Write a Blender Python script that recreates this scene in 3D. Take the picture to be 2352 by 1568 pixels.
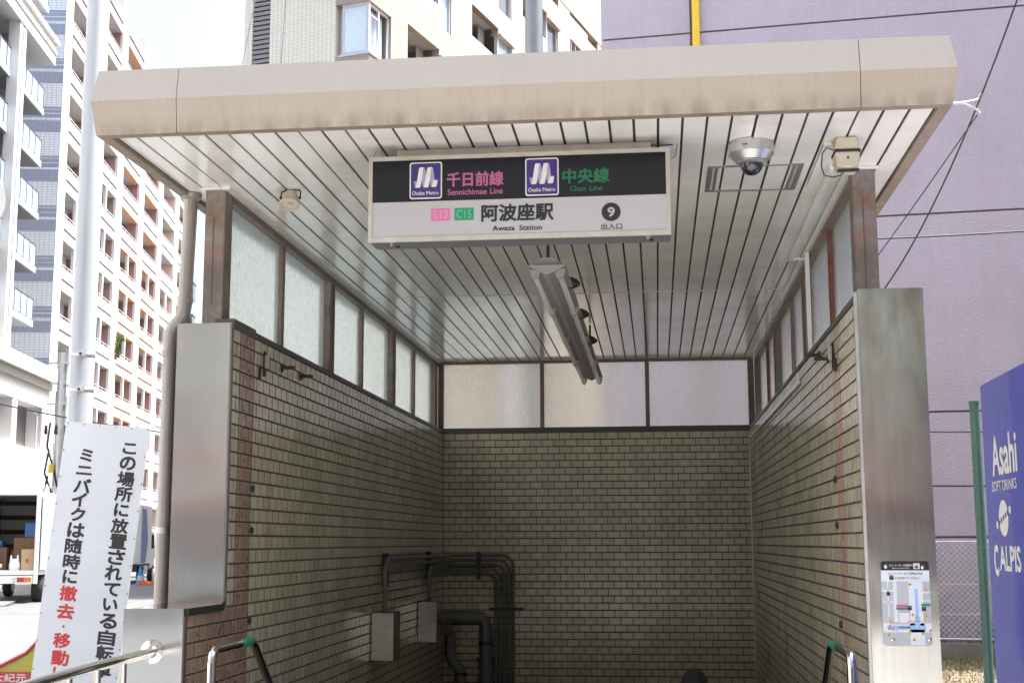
import bpy, math, random
from mathutils import Vector, Matrix
random.seed(7)
R = math.radians
for o in list(bpy.data.objects): bpy.data.objects.remove(o)
scene = bpy.context.scene
COL = scene.collection

# ------------------------------------------------------------------ camera
cam_d = bpy.data.cameras.new('camera'); cam = bpy.data.objects.new('camera', cam_d); COL.objects.link(cam)
cam_d.sensor_width = 36; cam_d.lens = 3046.6 / 2352 * 36; cam_d.clip_start = 0.1; cam_d.clip_end = 2000
yaw, pitch, roll = .1074, .1501, -.0031
fw = Vector((-math.sin(yaw) * math.cos(pitch), math.cos(yaw) * math.cos(pitch), math.sin(pitch)))
rt = Vector((math.cos(yaw), math.sin(yaw), 0)); up = rt.cross(fw)
c_, s_ = math.cos(roll), math.sin(roll)
r2 = rt * c_ + up * s_; u2 = up * c_ - rt * s_
m = Matrix((r2, u2, -fw)).transposed().to_4x4(); m.translation = Vector((2.1046, -6.3751, 1.55))
cam.matrix_world = m
scene.camera = cam

# ------------------------------------------------------------------ sky, sun, exposure
SUN_EL, SUN_AZ = 66.0, 73.0          # azimuth clockwise from +Y towards +X
world = bpy.data.worlds.new('World'); scene.world = world; world.use_nodes = True
wn = world.node_tree.nodes; wl = world.node_tree.links
bg = wn['Background']; bg.inputs['Strength'].default_value = 0.15
sky = wn.new('ShaderNodeTexSky'); sky.sky_type = 'NISHITA'; sky.sun_disc = False
sky.sun_elevation = R(SUN_EL); sky.sun_rotation = R(SUN_AZ)
sky.air_density = 1.0; sky.dust_density = 7.0; sky.ozone_density = 0.3; sky.altitude = 0
wl.new(sky.outputs[0], bg.inputs['Color'])
sun_d = bpy.data.lights.new('sun', 'SUN'); sun_d.energy = 4.2; sun_d.angle = R(0.6); sun_d.color = (1, .975, .94)
sun = bpy.data.objects.new('sun', sun_d); COL.objects.link(sun)
sd = Vector((math.sin(R(SUN_AZ)) * math.cos(R(SUN_EL)), math.cos(R(SUN_AZ)) * math.cos(R(SUN_EL)), math.sin(R(SUN_EL))))
sun.rotation_euler = sd.to_track_quat('Z', 'Y').to_euler(); sun.location = (20, 10, 40)
scene.view_settings.view_transform = 'Standard'; scene.view_settings.look = 'None'
scene.view_settings.exposure = 1.75; scene.view_settings.gamma = 1.0
scene.view_settings.use_curve_mapping = False
scene.render.engine = 'CYCLES'
scene.cycles.max_bounces = 8; scene.cycles.transparent_max_bounces = 12
scene.cycles.use_denoising = True

# ------------------------------------------------------------------ materials
MATS = {}
def mat(name, col, rough=.6, metal=0., var=.12, nscale=6., bump=0., bscale=60., dirt=0., dirtcol=(.12, .1, .08), dscale=2.5,
        stretch=(1, 1, 1), objvar=0., islvar=0., coat=0., emit=None, spec=.5, rustcol=None, rust=0., rscale=5., aniso=0., bdist=.002, rvar=.08, trans=0., streak=0., grime=None, wave=0., wc=False):
    if name in MATS: return MATS[name]
    M = bpy.data.materials.new(name); M.use_nodes = True; MATS[name] = M
    n, l = M.node_tree.nodes, M.node_tree.links
    b = n['Principled BSDF']
    b.inputs['Metallic'].default_value = metal; b.inputs['Specular IOR Level'].default_value = spec
    b.inputs['Coat Weight'].default_value = coat; b.inputs['Anisotropic'].default_value = aniso
    b.inputs['Transmission Weight'].default_value = trans
    tc = n.new('ShaderNodeTexCoord'); mp = n.new('ShaderNodeMapping'); mp.inputs['Scale'].default_value = stretch
    OBJC = n.new('ShaderNodeNewGeometry').outputs['Position'] if wc else tc.outputs['Object']
    l.new(OBJC, mp.inputs[0])
    nz = n.new('ShaderNodeTexNoise'); nz.inputs['Scale'].default_value = nscale; nz.inputs['Detail'].default_value = 6
    l.new(mp.outputs[0], nz.inputs['Vector'])
    # value factor: 1 + var*(noise-.5)*2 (+ per object / per piece)
    mm = n.new('ShaderNodeMath'); mm.operation = 'MULTIPLY_ADD'; mm.inputs[1].default_value = var * 2.4; mm.inputs[2].default_value = 1 - var * 1.2
    l.new(nz.outputs['Fac'], mm.inputs[0]); val = mm.outputs[0]
    if objvar:
        oi = n.new('ShaderNodeObjectInfo'); k = n.new('ShaderNodeMath'); k.operation = 'MULTIPLY_ADD'; k.inputs[1].default_value = objvar * 2; k.inputs[2].default_value = -objvar
        l.new(oi.outputs['Random'], k.inputs[0]); a = n.new('ShaderNodeMath'); a.operation = 'ADD'; l.new(val, a.inputs[0]); l.new(k.outputs[0], a.inputs[1]); val = a.outputs[0]
    if islvar:
        g = n.new('ShaderNodeNewGeometry'); k = n.new('ShaderNodeMath'); k.operation = 'MULTIPLY_ADD'; k.inputs[1].default_value = islvar * 2; k.inputs[2].default_value = -islvar
        l.new(g.outputs['Random Per Island'], k.inputs[0]); a = n.new('ShaderNodeMath'); a.operation = 'ADD'; l.new(val, a.inputs[0]); l.new(k.outputs[0], a.inputs[1]); val = a.outputs[0]
    vm = n.new('ShaderNodeVectorMath'); vm.operation = 'SCALE'; vm.inputs[0].default_value = col[:3]
    l.new(val, vm.inputs['Scale']); cout = vm.outputs[0]
    def mixin(cout, amount, colr, scale, lo, hi, st=(1, 1, 1)):
        mp2 = n.new('ShaderNodeMapping'); mp2.inputs['Scale'].default_value = st; l.new(OBJC, mp2.inputs[0])
        z = n.new('ShaderNodeTexNoise'); z.inputs['Scale'].default_value = scale; z.inputs['Detail'].default_value = 8; z.inputs['Roughness'].default_value = .65
        l.new(mp2.outputs[0], z.inputs['Vector'])
        rp = n.new('ShaderNodeMapRange'); rp.inputs[1].default_value = lo; rp.inputs[2].default_value = hi; rp.inputs[4].default_value = amount; l.new(z.outputs['Fac'], rp.inputs[0])
        mx = n.new('ShaderNodeMix'); mx.data_type = 'RGBA'; mx.inputs['B'].default_value = (*colr, 1)
        l.new(rp.outputs[0], mx.inputs['Factor']); l.new(cout, mx.inputs['A']); return mx.outputs['Result'], rp.outputs[0]
    if dirt: cout, _ = mixin(cout, dirt, dirtcol, dscale, .45, .75)
    if streak: cout, _ = mixin(cout, streak, dirtcol, 9, .45, .8, (1, 1, .07)); cout, _ = mixin(cout, streak * .7, [q * .8 for q in dirtcol], 42, .5, .75, (1, 1, .05))
    if grime:
        sp = n.new('ShaderNodeSeparateXYZ'); l.new(tc.outputs['Object'], sp.inputs[0]); gz = n.new('ShaderNodeMapRange'); gz.inputs[1].default_value = grime[1]; gz.inputs[2].default_value = grime[0]; l.new(sp.outputs[2], gz.inputs[0])
        gn = n.new('ShaderNodeTexNoise'); gn.inputs['Scale'].default_value = 14; gn.inputs['Detail'].default_value = 7; gm = n.new('ShaderNodeMapping'); gm.inputs['Scale'].default_value = (1, 1, .35); l.new(tc.outputs['Object'], gm.inputs[0]); l.new(gm.outputs[0], gn.inputs['Vector'])
        gr_ = n.new('ShaderNodeMapRange'); gr_.inputs[1].default_value = .35; gr_.inputs[2].default_value = .75; l.new(gn.outputs['Fac'], gr_.inputs[0])
        g2 = n.new('ShaderNodeMath'); g2.operation = 'MULTIPLY'; l.new(gz.outputs[0], g2.inputs[0]); l.new(gr_.outputs[0], g2.inputs[1]); g3 = n.new('ShaderNodeMath'); g3.operation = 'MULTIPLY'; g3.inputs[1].default_value = grime[3]; l.new(g2.outputs[0], g3.inputs[0])
        gx = n.new('ShaderNodeMix'); gx.data_type = 'RGBA'; gx.inputs['B'].default_value = (*grime[2], 1); l.new(g3.outputs[0], gx.inputs['Factor']); l.new(cout, gx.inputs['A']); cout = gx.outputs['Result']
    if rustcol:
        cout, rf = mixin(cout, rust, rustcol, rscale, .5, .62)
    l.new(cout, b.inputs['Base Color'])
    rm = n.new('ShaderNodeMath'); rm.operation = 'MULTIPLY_ADD'; rm.inputs[1].default_value = rvar * 2; rm.inputs[2].default_value = rough - rvar
    rm.use_clamp = True; l.new(nz.outputs['Fac'], rm.inputs[0]); l.new(rm.outputs[0], b.inputs['Roughness'])
    if bump:
        bz = n.new('ShaderNodeTexNoise'); bz.inputs['Scale'].default_value = bscale; bz.inputs['Detail'].default_value = 4
        l.new(mp.outputs[0], bz.inputs['Vector'])
        bp = n.new('ShaderNodeBump'); bp.inputs['Strength'].default_value = bump; bp.inputs['Distance'].default_value = bdist
        l.new(bz.outputs['Fac'], bp.inputs['Height']); l.new(bp.outputs[0], b.inputs['Normal'])
    if wave:
        wz = n.new('ShaderNodeTexNoise'); wz.inputs['Scale'].default_value = 2.2; wz.inputs['Detail'].default_value = 1; l.new(tc.outputs['Object'], wz.inputs['Vector'])
        wb = n.new('ShaderNodeBump'); wb.inputs['Strength'].default_value = 1; wb.inputs['Distance'].default_value = wave; l.new(wz.outputs['Fac'], wb.inputs['Height']); l.new(wb.outputs[0], b.inputs['Normal'])
    if emit: b.inputs['Emission Color'].default_value = (*emit[0], 1); b.inputs['Emission Strength'].default_value = emit[1]
    return M

def glass_frosted(name, col, voro):
    M = bpy.data.materials.new(name); M.use_nodes = True; MATS[name] = M
    n, l = M.node_tree.nodes, M.node_tree.links; n.remove(n['Principled BSDF']); out = n['Material Output']
    tc = n.new('ShaderNodeTexCoord')
    v = n.new('ShaderNodeTexVoronoi') if voro else n.new('ShaderNodeTexNoise'); v.inputs['Scale'].default_value = 55 if voro else 48
    mp = n.new('ShaderNodeMapping'); mp.inputs['Scale'].default_value = (1, 1, 1) if voro else (1, 1.6, .75); mp.inputs['Rotation'].default_value = (.4, 0, 0)
    l.new(tc.outputs['Object'], mp.inputs[0]); l.new(mp.outputs[0], v.inputs['Vector'])
    bp = n.new('ShaderNodeBump'); bp.inputs['Strength'].default_value = .9; bp.inputs['Distance'].default_value = .012
    l.new(v.outputs['Distance' if voro else 'Fac'], bp.inputs['Height'])
    tr = n.new('ShaderNodeBsdfTranslucent'); tr.inputs['Color'].default_value = (*col, 1)
    rf = n.new('ShaderNodeBsdfRefraction'); rf.inputs['Color'].default_value = (*[min(1, x * 1.1) for x in col], 1); rf.inputs['Roughness'].default_value = .5 if voro else .34; rf.inputs['IOR'].default_value = 1.08
    gl = n.new('ShaderNodeBsdfGlossy'); gl.inputs['Roughness'].default_value = .25
    mr = n.new('ShaderNodeMapRange'); mr.inputs[3].default_value = .97 if voro else .80; mr.inputs[4].default_value = 1.02; mr.inputs[1].default_value = .1 if voro else .3; mr.inputs[2].default_value = .5 if voro else .65; l.new(v.outputs['Distance' if voro else 'Fac'], mr.inputs[0])
    for s_ in (tr, rf):
        vs_ = n.new('ShaderNodeVectorMath'); vs_.operation = 'SCALE'; vs_.inputs[0].default_value = s_.inputs['Color'].default_value[:3]; l.new(mr.outputs[0], vs_.inputs['Scale']); l.new(vs_.outputs[0], s_.inputs['Color'])
    for s in (tr, rf, gl): l.new(bp.outputs[0], s.inputs['Normal'])
    m1 = n.new('ShaderNodeMixShader'); m1.inputs[0].default_value = .72; l.new(tr.outputs[0], m1.inputs[1]); l.new(rf.outputs[0], m1.inputs[2])
    fr = n.new('ShaderNodeFresnel'); fr.inputs[0].default_value = 1.45
    m2 = n.new('ShaderNodeMixShader'); l.new(fr.outputs[0], m2.inputs[0]); l.new(m1.outputs[0], m2.inputs[1]); l.new(gl.outputs[0], m2.inputs[2])
    l.new(m2.outputs[0], out.inputs['Surface'])
    return M

CLEAR = bpy.data.materials.new('clear glass'); CLEAR.use_nodes = True
_n, _l = CLEAR.node_tree.nodes, CLEAR.node_tree.links; _n.remove(_n['Principled BSDF'])
_t = _n.new('ShaderNodeBsdfTransparent'); _t.inputs[0].default_value = (.93, .97, .95, 1); _g = _n.new('ShaderNodeBsdfGlossy'); _g.inputs['Roughness'].default_value = .05
_m = _n.new('ShaderNodeMixShader'); _m.inputs[0].default_value = .06; _l.new(_t.outputs[0], _m.inputs[1]); _l.new(_g.outputs[0], _m.inputs[2]); _l.new(_m.outputs[0], _n['Material Output'].inputs[0])
def pane(x0, x1, y0, y1, z0, z1, m, side, parent):
    "glass sheet: patterned on the face looking along side (axis, sign), clear on the outer face"
    mb = MB().box(x0, x1, y0, y1, z0, z1, m); k = mb.mi(CLEAR)
    keep = {('x', 1): 3, ('x', -1): 5, ('y', -1): 2}[side]
    for i in range(6):
        if i != keep: mb.m[i] = k
    return mb.build('glass_pane', parent)

def tilemat(name, col, mortar, bw, bh, axis='XZ', rough=.35, var=.08, ms=.06):
    "far-off small wall tiles: brick texture on the wall plane"
    M = bpy.data.materials.new(name); M.use_nodes = True; MATS[name] = M
    n, l = M.node_tree.nodes, M.node_tree.links; b = n['Principled BSDF']; b.inputs['Roughness'].default_value = rough
    tc = n.new('ShaderNodeTexCoord'); sp = n.new('ShaderNodeSeparateXYZ'); l.new(tc.outputs['Object'], sp.inputs[0])
    ad = n.new('ShaderNodeMath'); ad.operation = 'ADD'; l.new(sp.outputs[0], ad.inputs[0]); l.new(sp.outputs[1], ad.inputs[1])
    cb = n.new('ShaderNodeCombineXYZ'); l.new(ad.outputs[0], cb.inputs[0]); l.new(sp.outputs[2], cb.inputs[1])
    br = n.new('ShaderNodeTexBrick'); l.new(cb.outputs[0], br.inputs['Vector']); br.inputs['Scale'].default_value = 1
    br.inputs['Brick Width'].default_value = bw; br.inputs['Row Height'].default_value = bh; br.inputs['Mortar Size'].default_value = ms * bh; br.offset = 0
    br.inputs['Color1'].default_value = (*col, 1); br.inputs['Color2'].default_value = (*[c * (1 - var) for c in col], 1); br.inputs['Mortar'].default_value = (*mortar, 1)
    l.new(br.outputs['Color'], b.inputs['Base Color'])
    return M

CREAM = mat('cream glazed tile', (.51, .475, .36), .2, var=.1, nscale=3, objvar=.09, islvar=.09, bump=.25, bscale=25, bdist=.001, dirt=.35, dirtcol=(.2, .17, .11), dscale=1.3, streak=.3, wc=True)
BROWN = mat('brown glazed tile', (.285, .20, .155), .28, var=.12, nscale=8, objvar=.12, islvar=.12, wc=True)
BRIM = mat('worn tile rim', (.34, .235, .18), .4, objvar=.08)
GROUT = mat('dark grout', (.045, .037, .035), .9, var=.4, nscale=40, dirt=.6, dirtcol=(.12, .12, .12), dscale=30)
STEEL = mat('brushed stainless steel', (.63, .65, .64), .15, 1., wave=.007, var=.03, nscale=3, stretch=(90, 90, 1.2), rvar=.03, streak=.1, dirtcol=(.26, .24, .21))
STEELR = mat('stained stainless steel', (.46, .475, .47), .16, 1., wave=.008, grime=(2.6, 1.75, (.19, .13, .085), .75), var=.03, nscale=3, stretch=(90, 90, 1.2), rvar=.03, streak=.35, dirtcol=(.24, .2, .16))
CHROME = mat('polished steel tube', (.62, .6, .58), .12, 1., var=.05, rvar=.03)
DARKEDGE = mat('dark trim', (.07, .065, .065), .5, var=.2)
BLACKSTONE = mat('polished black stone', (.03, .03, .035), .12, var=.2, nscale=40)
RUST = mat('rusty brown painted steel', (.13, .11, .10), .6, var=.3, nscale=9, dirt=.95, dirtcol=(.31, .27, .245), dscale=5, rustcol=(.23, .11, .055), rust=.6, rscale=6, bump=.6, bscale=50, bdist=.002, stretch=(1, 1, .5))
REDRUST = mat('flaking red lead paint', (.17, .05, .035), .7, var=.3, nscale=25, dirt=.8, dirtcol=(.2, .15, .12), dscale=14, bump=.6, bscale=70)
BOXST = mat('dull steel box', (.30, .285, .265), .25, .9, var=.1)
BROWNP = mat('brown painted mullion', (.17, .135, .12), .5, var=.2, nscale=10, rustcol=(.26, .1, .06), rust=.5, rscale=9, bump=.3, bscale=60)
FASCIA = mat('weathered beige fascia', (.375, .335, .28), .42, var=.07, nscale=2.5, streak=.35, dirt=.25, dirtcol=(.29, .24, .195), dscale=2.2, bump=.05, bscale=80, grime=(-.025, .06, (.13, .10, .07), .9))
FASTOP = mat('paler upper fascia', (.35, .335, .315), .38, var=.05, nscale=2.5, streak=.15, dirt=.12, dirtcol=(.29, .27, .25), bump=.05, bscale=80)
LIP = mat('dirty beige lip', (.24, .19, .145), .6, var=.25, nscale=12, dirt=.6, dirtcol=(.12, .1, .08), dscale=8)
STRIP = mat('white enamel ceiling strip', (.78, .775, .745), .14, var=.05, nscale=1.5, stretch=(3, .7, 1), objvar=.03, dirt=.4, dirtcol=(.33, .3, .26), dscale=1.6, bump=.12, bscale=5, bdist=.003, rvar=.06, spec=.7)
GAP = mat('dark ceiling void', (.03, .027, .025), .9)
ROOFM = mat('roof sheet', (.45, .43, .4), .6)
GLASSL = glass_frosted('patterned glass cool', (.74, .82, .82), False)
GLASSB = glass_frosted('wired glass', (1.0, .97, .91), True)
ALU = mat('weathered aluminium', (.50, .47, .42), .42, .55, var=.15, nscale=8, dirt=.4, dirtcol=(.3, .25, .19), dscale=9)
ALUD = mat('sign underside metal', (.25, .27, .29), .4, .5, var=.1, dirt=.3)
SIGNBLACK = mat('black sign acrylic', (.012, .013, .018), .2, var=.05, spec=.3)
SIGNWHITE = mat('white sign acrylic', (.38, .38, .395), .15, var=.03, nscale=1.5)
def flat(name, col, rough=.35): return mat(name, col, rough, var=.03)
PINK = flat('pink print', (.36, .10, .23)); PINKT = flat('pale pink print', (.52, .15, .30)); GREEN = flat('green print', (.008, .13, .06)); GREENB = flat('green box print', (.01, .24, .11)); GREENT = flat('pale green print', (.15, .42, .27))
INK = flat('black print', (.012, .013, .016)); WHITEP = flat('white print', (.6, .6, .57)); NAVY = flat('purple blue print', (.035, .024, .15)); LAV = flat('lavender print', (.28, .28, .45)); REDP = flat('red print', (.55, .03, .035)); 
PALEY = flat('grey map print', (.42, .45, .48)); MAPLIGHT = flat('pale map print', (.62, .68, .74)); MAPBLUE = flat('blue map print', (.30, .48, .72)); YEL = flat('yellow print', (.62, .46, .05)); MAG = flat('magenta print', (.6, .08, .33))
WHITEPAINT = mat('white painted board', (.66, .70, .75), .3, wave=.012, var=.05, nscale=2, dirt=.12, dirtcol=(.5, .5, .5))
POLE = mat('pale grey pole paint', (.40, .44, .48), .32, .1, var=.05, nscale=2, dirt=.15, dirtcol=(.4, .4, .4), rvar=.05)
GALV = mat('galvanised metal', (.48, .49, .5), .35, .8, var=.15, nscale=12)
PIPEG = mat('grey-brown drainpipe', (.30, .28, .26), .33, .3, var=.12, nscale=4, dirt=.4, dirtcol=(.4, .38, .34), dscale=5)
BEIGEPL = mat('aged cream plastic', (.52, .47, .38), .35, var=.08, dirt=.25, dirtcol=(.35, .24, .13), dscale=14)
BLACKP = mat('black plastic', (.02, .02, .022), .4)
DARKRED = mat('dark red painted bracket', (.035, .012, .010), .6)
LAMPW = mat('dusty white fixture enamel', (.32, .325, .32), .4, .2, var=.1, dirt=.4, dirtcol=(.3, .22, .15), dscale=12)
TUBE = mat('unlit fluorescent tube', (.78, .79, .79), .12, var=.04, spec=.8)
DOME = mat('smoked dome', (.02, .022, .03), .04, spec=.9)
SILVERP = mat('silver camera paint', (.52, .53, .54), .28, .75, var=.04)
HOLE = mat('dark iron', (.035, .033, .033), .5, .4, var=.2)
GREYCON = mat('grey painted conduit', (.125, .12, .12), .45, .1, var=.15)
ASPH = mat('asphalt', (.10, .106, .115), .85, var=.2, nscale=.6, bump=.6, bscale=180, bdist=.004, dirt=.25, dirtcol=(.13, .13, .13), dscale=.4)
PAVE = mat('concrete paving', (.36, .35, .33), .8, var=.15, nscale=1.5, bump=.3, bscale=80)
ROADPAINT = mat('road paint', (.62, .62, .62), .6, var=.15, nscale=12)
CONC = mat('concrete', (.2, .19, .17), .85, var=.2, nscale=3, bump=.4, bscale=40, dirt=.4)
SOIL = mat('dry soil', (.16, .12, .08), .95, var=.35, nscale=6, bump=.9, bscale=40, bdist=.02)
GRASS = mat('dry grass blade', (.16, .15, .06), .7, var=.3, objvar=.1, islvar=.35); GRASSG = mat('green grass blade', (.055, .12, .035), .7, islvar=.35)
LEAF = mat('green leaf', (.07, .13, .03), .5, islvar=.3)
PURPLE = mat('lilac stucco', (.41, .375, .455), .75, var=.10, nscale=.9, bump=1.0, bscale=36, bdist=.014, streak=.3, dirtcol=(.33, .29, .31), dirt=.35, dscale=.8)
PURPLED = mat('stucco joint', (.13, .095, .10), .9)
YPIPE = mat('yellow pipe cover', (.68, .47, .02), .35)
GREENP = mat('green painted post', (.05, .12, .085), .45, var=.2, nscale=6, dirt=.2, dirtcol=(.25, .3, .25), dscale=30)
BLUEV = mat('blue vending machine panel', (.04, .06, .34), .09, wave=.006, var=.04, nscale=2, spec=.6)
WIRE = mat('black cable', (.02, .02, .02), .6); MESHW = mat('chain link wire', (.75, .74, .74), .45, .5)
BWHITE = mat('white building wall', (.60, .595, .59), .6, var=.03, nscale=.5)
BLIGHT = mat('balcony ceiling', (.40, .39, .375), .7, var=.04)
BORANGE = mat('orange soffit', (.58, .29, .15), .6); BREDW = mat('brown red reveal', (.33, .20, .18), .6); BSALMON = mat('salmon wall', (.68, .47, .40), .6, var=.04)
BREC = mat('recess wall', (.33, .31, .28), .7); BLUEP = tilemat('blue-grey screen tile', (.16, .19, .25), (.3, .32, .36), .2, .1)
PARTW = mat('partition white', (.42, .43, .46), .5)
DGLASS = mat('dark window glass', (.05, .06, .07), .08, var=.1, spec=.8); PALEGLASS = mat('pale balcony glass', (.30, .41, .52), .08, var=.05, spec=.8)
CURT = mat('pale curtain', (.55, .66, .72), .8, var=.2, nscale=12, stretch=(6, 6, .4)); CURTG = mat('grey curtain', (.36, .38, .37), .8, var=.25, nscale=12, stretch=(6, 6, .4))
FRAMEW = mat('pale window frame', (.50, .50, .56), .35, .2)
SLABB = mat('pale blue slab edge', (.30, .36, .43), .5); DRAIL = mat('dark rail', (.06, .06, .07), .4)
TILEBL = tilemat('pale blue wall tile', (.80, .85, .92), (.5, .55, .62), .26, .14, ms=.12)
TILEDK = tilemat('slate blue wall tile', (.30, .35, .47), (.36, .4, .5), .26, .14, ms=.12)
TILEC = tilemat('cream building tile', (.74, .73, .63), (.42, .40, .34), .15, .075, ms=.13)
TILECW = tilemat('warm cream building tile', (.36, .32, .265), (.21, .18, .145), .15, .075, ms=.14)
LOUV = mat('grey louvre', (.24, .225, .25), .5, .2)
TRUCKW = mat('truck white', (.62, .65, .64), .4, var=.05, dirt=.12, dirtcol=(.35, .33, .3), dscale=4); TRUCKD = mat('truck dark', (.03, .032, .035), .6)
CARD = mat('cardboard', (.40, .27, .16), .8, var=.1); BLUEC = mat('blue container', (.02, .10, .28), .4); WOODB = mat('worn red-brown slat', (.12, .05, .04), .6)
BLUEST = mat('blue truck stripe', (.03, .07, .3), .4); CONEB = mat('blue cone plastic', (.02, .30, .62), .4); ORANGEP = mat('orange plastic', (.8, .16, .03), .5); TYRE = mat('rubber tyre', (.02, .02, .02), .8)
TAILR = mat('red lamp lens', (.35, .03, .03), .2); TAILO = mat('orange lamp lens', (.5, .15, .03), .2)
YSTAND = mat('yellow-green newspaper rack', (.36, .34, .05), .4, var=.05); REDE = mat('red edging', (.42, .03, .06), .4)
HAIR = mat('black hair', (.010, .009, .009), .8, bump=.6, bscale=150, stretch=(1, 1, .2)); SKIN = mat('skin', (.42, .26, .18), .5); SHIRT = mat('dark shirt', (.03, .03, .04), .8)
GTAPE = mat('green grip tape', (.02, .24, .13), .35); BAGW = mat('white plastic bag', (.62, .64, .68), .4)

# ------------------------------------------------------------------ builders
class MB:
    def __init__(s): s.v = []; s.f = []; s.m = []; s.ms = []
    def mi(s, m):
        if m not in s.ms: s.ms.append(m)
        return s.ms.index(m)
    def poly(s, pts, m):
        i = len(s.v); s.v += [tuple(p) for p in pts]; s.f.append(tuple(range(i, i + len(pts)))); s.m.append(s.mi(m)); return s
    def box(s, x0, x1, y0, y1, z0, z1, m, faces=None):
        if x0 > x1: x0, x1 = x1, x0
        if y0 > y1: y0, y1 = y1, y0
        if z0 > z1: z0, z1 = z1, z0
        i = len(s.v); s.v += [(x0, y0, z0), (x1, y0, z0), (x1, y1, z0), (x0, y1, z0), (x0, y0, z1), (x1, y0, z1), (x1, y1, z1), (x0, y1, z1)]
        k = s.mi(m)
        for q in ((0, 3, 2, 1), (4, 5, 6, 7), (0, 1, 5, 4), (1, 2, 6, 5), (2, 3, 7, 6), (3, 0, 4, 7)):
            s.f.append(tuple(i + a for a in q)); s.m.append(k)
        return s
    def prism(s, poly, axis, a, b, m):
        "poly: 2-D points; axis: extrusion axis; the other two axes in order"
        def P(p, t):
            return {'x': (t, p[0], p[1]), 'y': (p[0], t, p[1]), 'z': (p[0], p[1], t)}[axis]
        n = len(poly); i = len(s.v); s.v += [P(p, a) for p in poly] + [P(p, b) for p in poly]; k = s.mi(m)
        for j in range(n): s.f.append((i + j, i + (j + 1) % n, i + n + (j + 1) % n, i + n + j)); s.m.append(k)
        s.f.append(tuple(i + j for j in range(n))[::-1]); s.m.append(k); s.f.append(tuple(i + n + j for j in range(n))); s.m.append(k); return s
    def rings(s, rings, m, cap=True):
        n = len(rings[0]); i = len(s.v); k = s.mi(m)
        for r in rings: s.v += [tuple(p) for p in r]
        for a in range(len(rings) - 1):
            for j in range(n):
                s.f.append((i + a * n + j, i + a * n + (j + 1) % n, i + (a + 1) * n + (j + 1) % n, i + (a + 1) * n + j)); s.m.append(k)
        if cap:
            s.f.append(tuple(i + j for j in range(n))[::-1]); s.m.append(k)
            e = i + (len(rings) - 1) * n; s.f.append(tuple(e + j for j in range(n))); s.m.append(k)
        return s
    def tube(s, pts, r, m, n=12, cap=True):
        pts = [Vector(p) for p in pts]; rs = r if isinstance(r, (list, tuple)) else [r] * len(pts)
        out = []; side = None
        for i, p in enumerate(pts):
            d = (pts[min(i + 1, len(pts) - 1)] - pts[max(i - 1, 0)]).normalized()
            if side is None:
                side = d.cross(Vector((0, 0, 1)) if abs(d.z) < .9 else Vector((1, 0, 0))).normalized()
            else: side = (side - d * side.dot(d)).normalized()
            up = side.cross(d)
            out.append([p + (side * math.cos(a) + up * math.sin(a)) * rs[i] for a in [2 * math.pi * j / n for j in range(n)]])
        return s.rings(out, m, cap)
    def lathe(s, prof, c, m, n=24, axis=None):
        "prof: (radius, along) pairs; axis: unit vector"
        ax = Vector(axis or (0, 0, 1)).normalized(); u = ax.cross(Vector((0, 1, 0)) if abs(ax.y) < .9 else Vector((1, 0, 0))).normalized(); w = ax.cross(u)
        c = Vector(c)
        return s.rings([[c + ax * h + (u * math.cos(a) + w * math.sin(a)) * max(r, 1e-5) for a in [2 * math.pi * j / n for j in range(n)]] for r, h in prof], m)
    def build(s, name, parent=None, smooth=False, label=None, kind=None, bevel=0):
        if not s.v: return None
        me = bpy.data.meshes.new(name)
        vs = s.v
        if parent is not None:
            inv = WM[parent.name].inverted(); vs = [inv @ Vector(v) if s.world else Vector(v) for v in s.v]
        me.from_pydata([tuple(v) for v in vs], [], s.f)
        for mt in s.ms: me.materials.append(mt)
        me.polygons.foreach_set('material_index', s.m)
        if smooth: me.polygons.foreach_set('use_smooth', [True] * len(s.f))
        me.update()
        import bmesh
        bm = bmesh.new(); bm.from_mesh(me); bmesh.ops.recalc_face_normals(bm, faces=bm.faces)
        if bevel: bmesh.ops.bevel(bm, geom=list(bm.edges), offset=bevel, segments=2, affect='EDGES', clamp_overlap=True)
        bm.to_mesh(me); bm.free()
        o = bpy.data.objects.new(name, me); COL.objects.link(o)
        if smooth:
            try: me.set_sharp_from_angle(angle=R(28))
            except Exception: pass
        if parent is not None: o.parent = parent; WM[o.name] = WM[parent.name]
        else: WM[o.name] = Matrix.Identity(4)
        if label: o['label'] = label
        if kind: o['kind'] = kind
        return o
    world = True
def LMB():
    m_ = MB(); m_.world = False; return m_
WM = {}
def thing(name, label, cat, loc=(0, 0, 0), rz=0., group=None):
    o = bpy.data.objects.new(name, None); COL.objects.link(o); o.location = loc; o.rotation_euler = (0, 0, rz); o.empty_display_size = .2
    o['label'] = label; o['category'] = cat
    if group: o['group'] = group
    WM[o.name] = Matrix.Translation(loc) @ Matrix.Rotation(rz, 4, 'Z'); return o
def tag(o, label, cat, group=None):
    o['label'] = label; o['category'] = cat
    if group: o['group'] = group
    return o
def struct(o): o['kind'] = 'structure'; return o
def copy_tree(o, loc, rz=None, label=None, parent=None):
    c = o.copy(); COL.objects.link(c)
    if parent is None:
        c.location = loc
        if rz is not None: c.rotation_euler.z = rz
        if label: c['label'] = label
        WM[c.name] = Matrix.Translation(loc) @ Matrix.Rotation(c.rotation_euler.z, 4, 'Z')
    else: c.parent = parent
    for ch in [x for x in bpy.data.objects if x.parent == o and x != c]: copy_tree(ch, None, parent=c)
    return c

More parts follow.
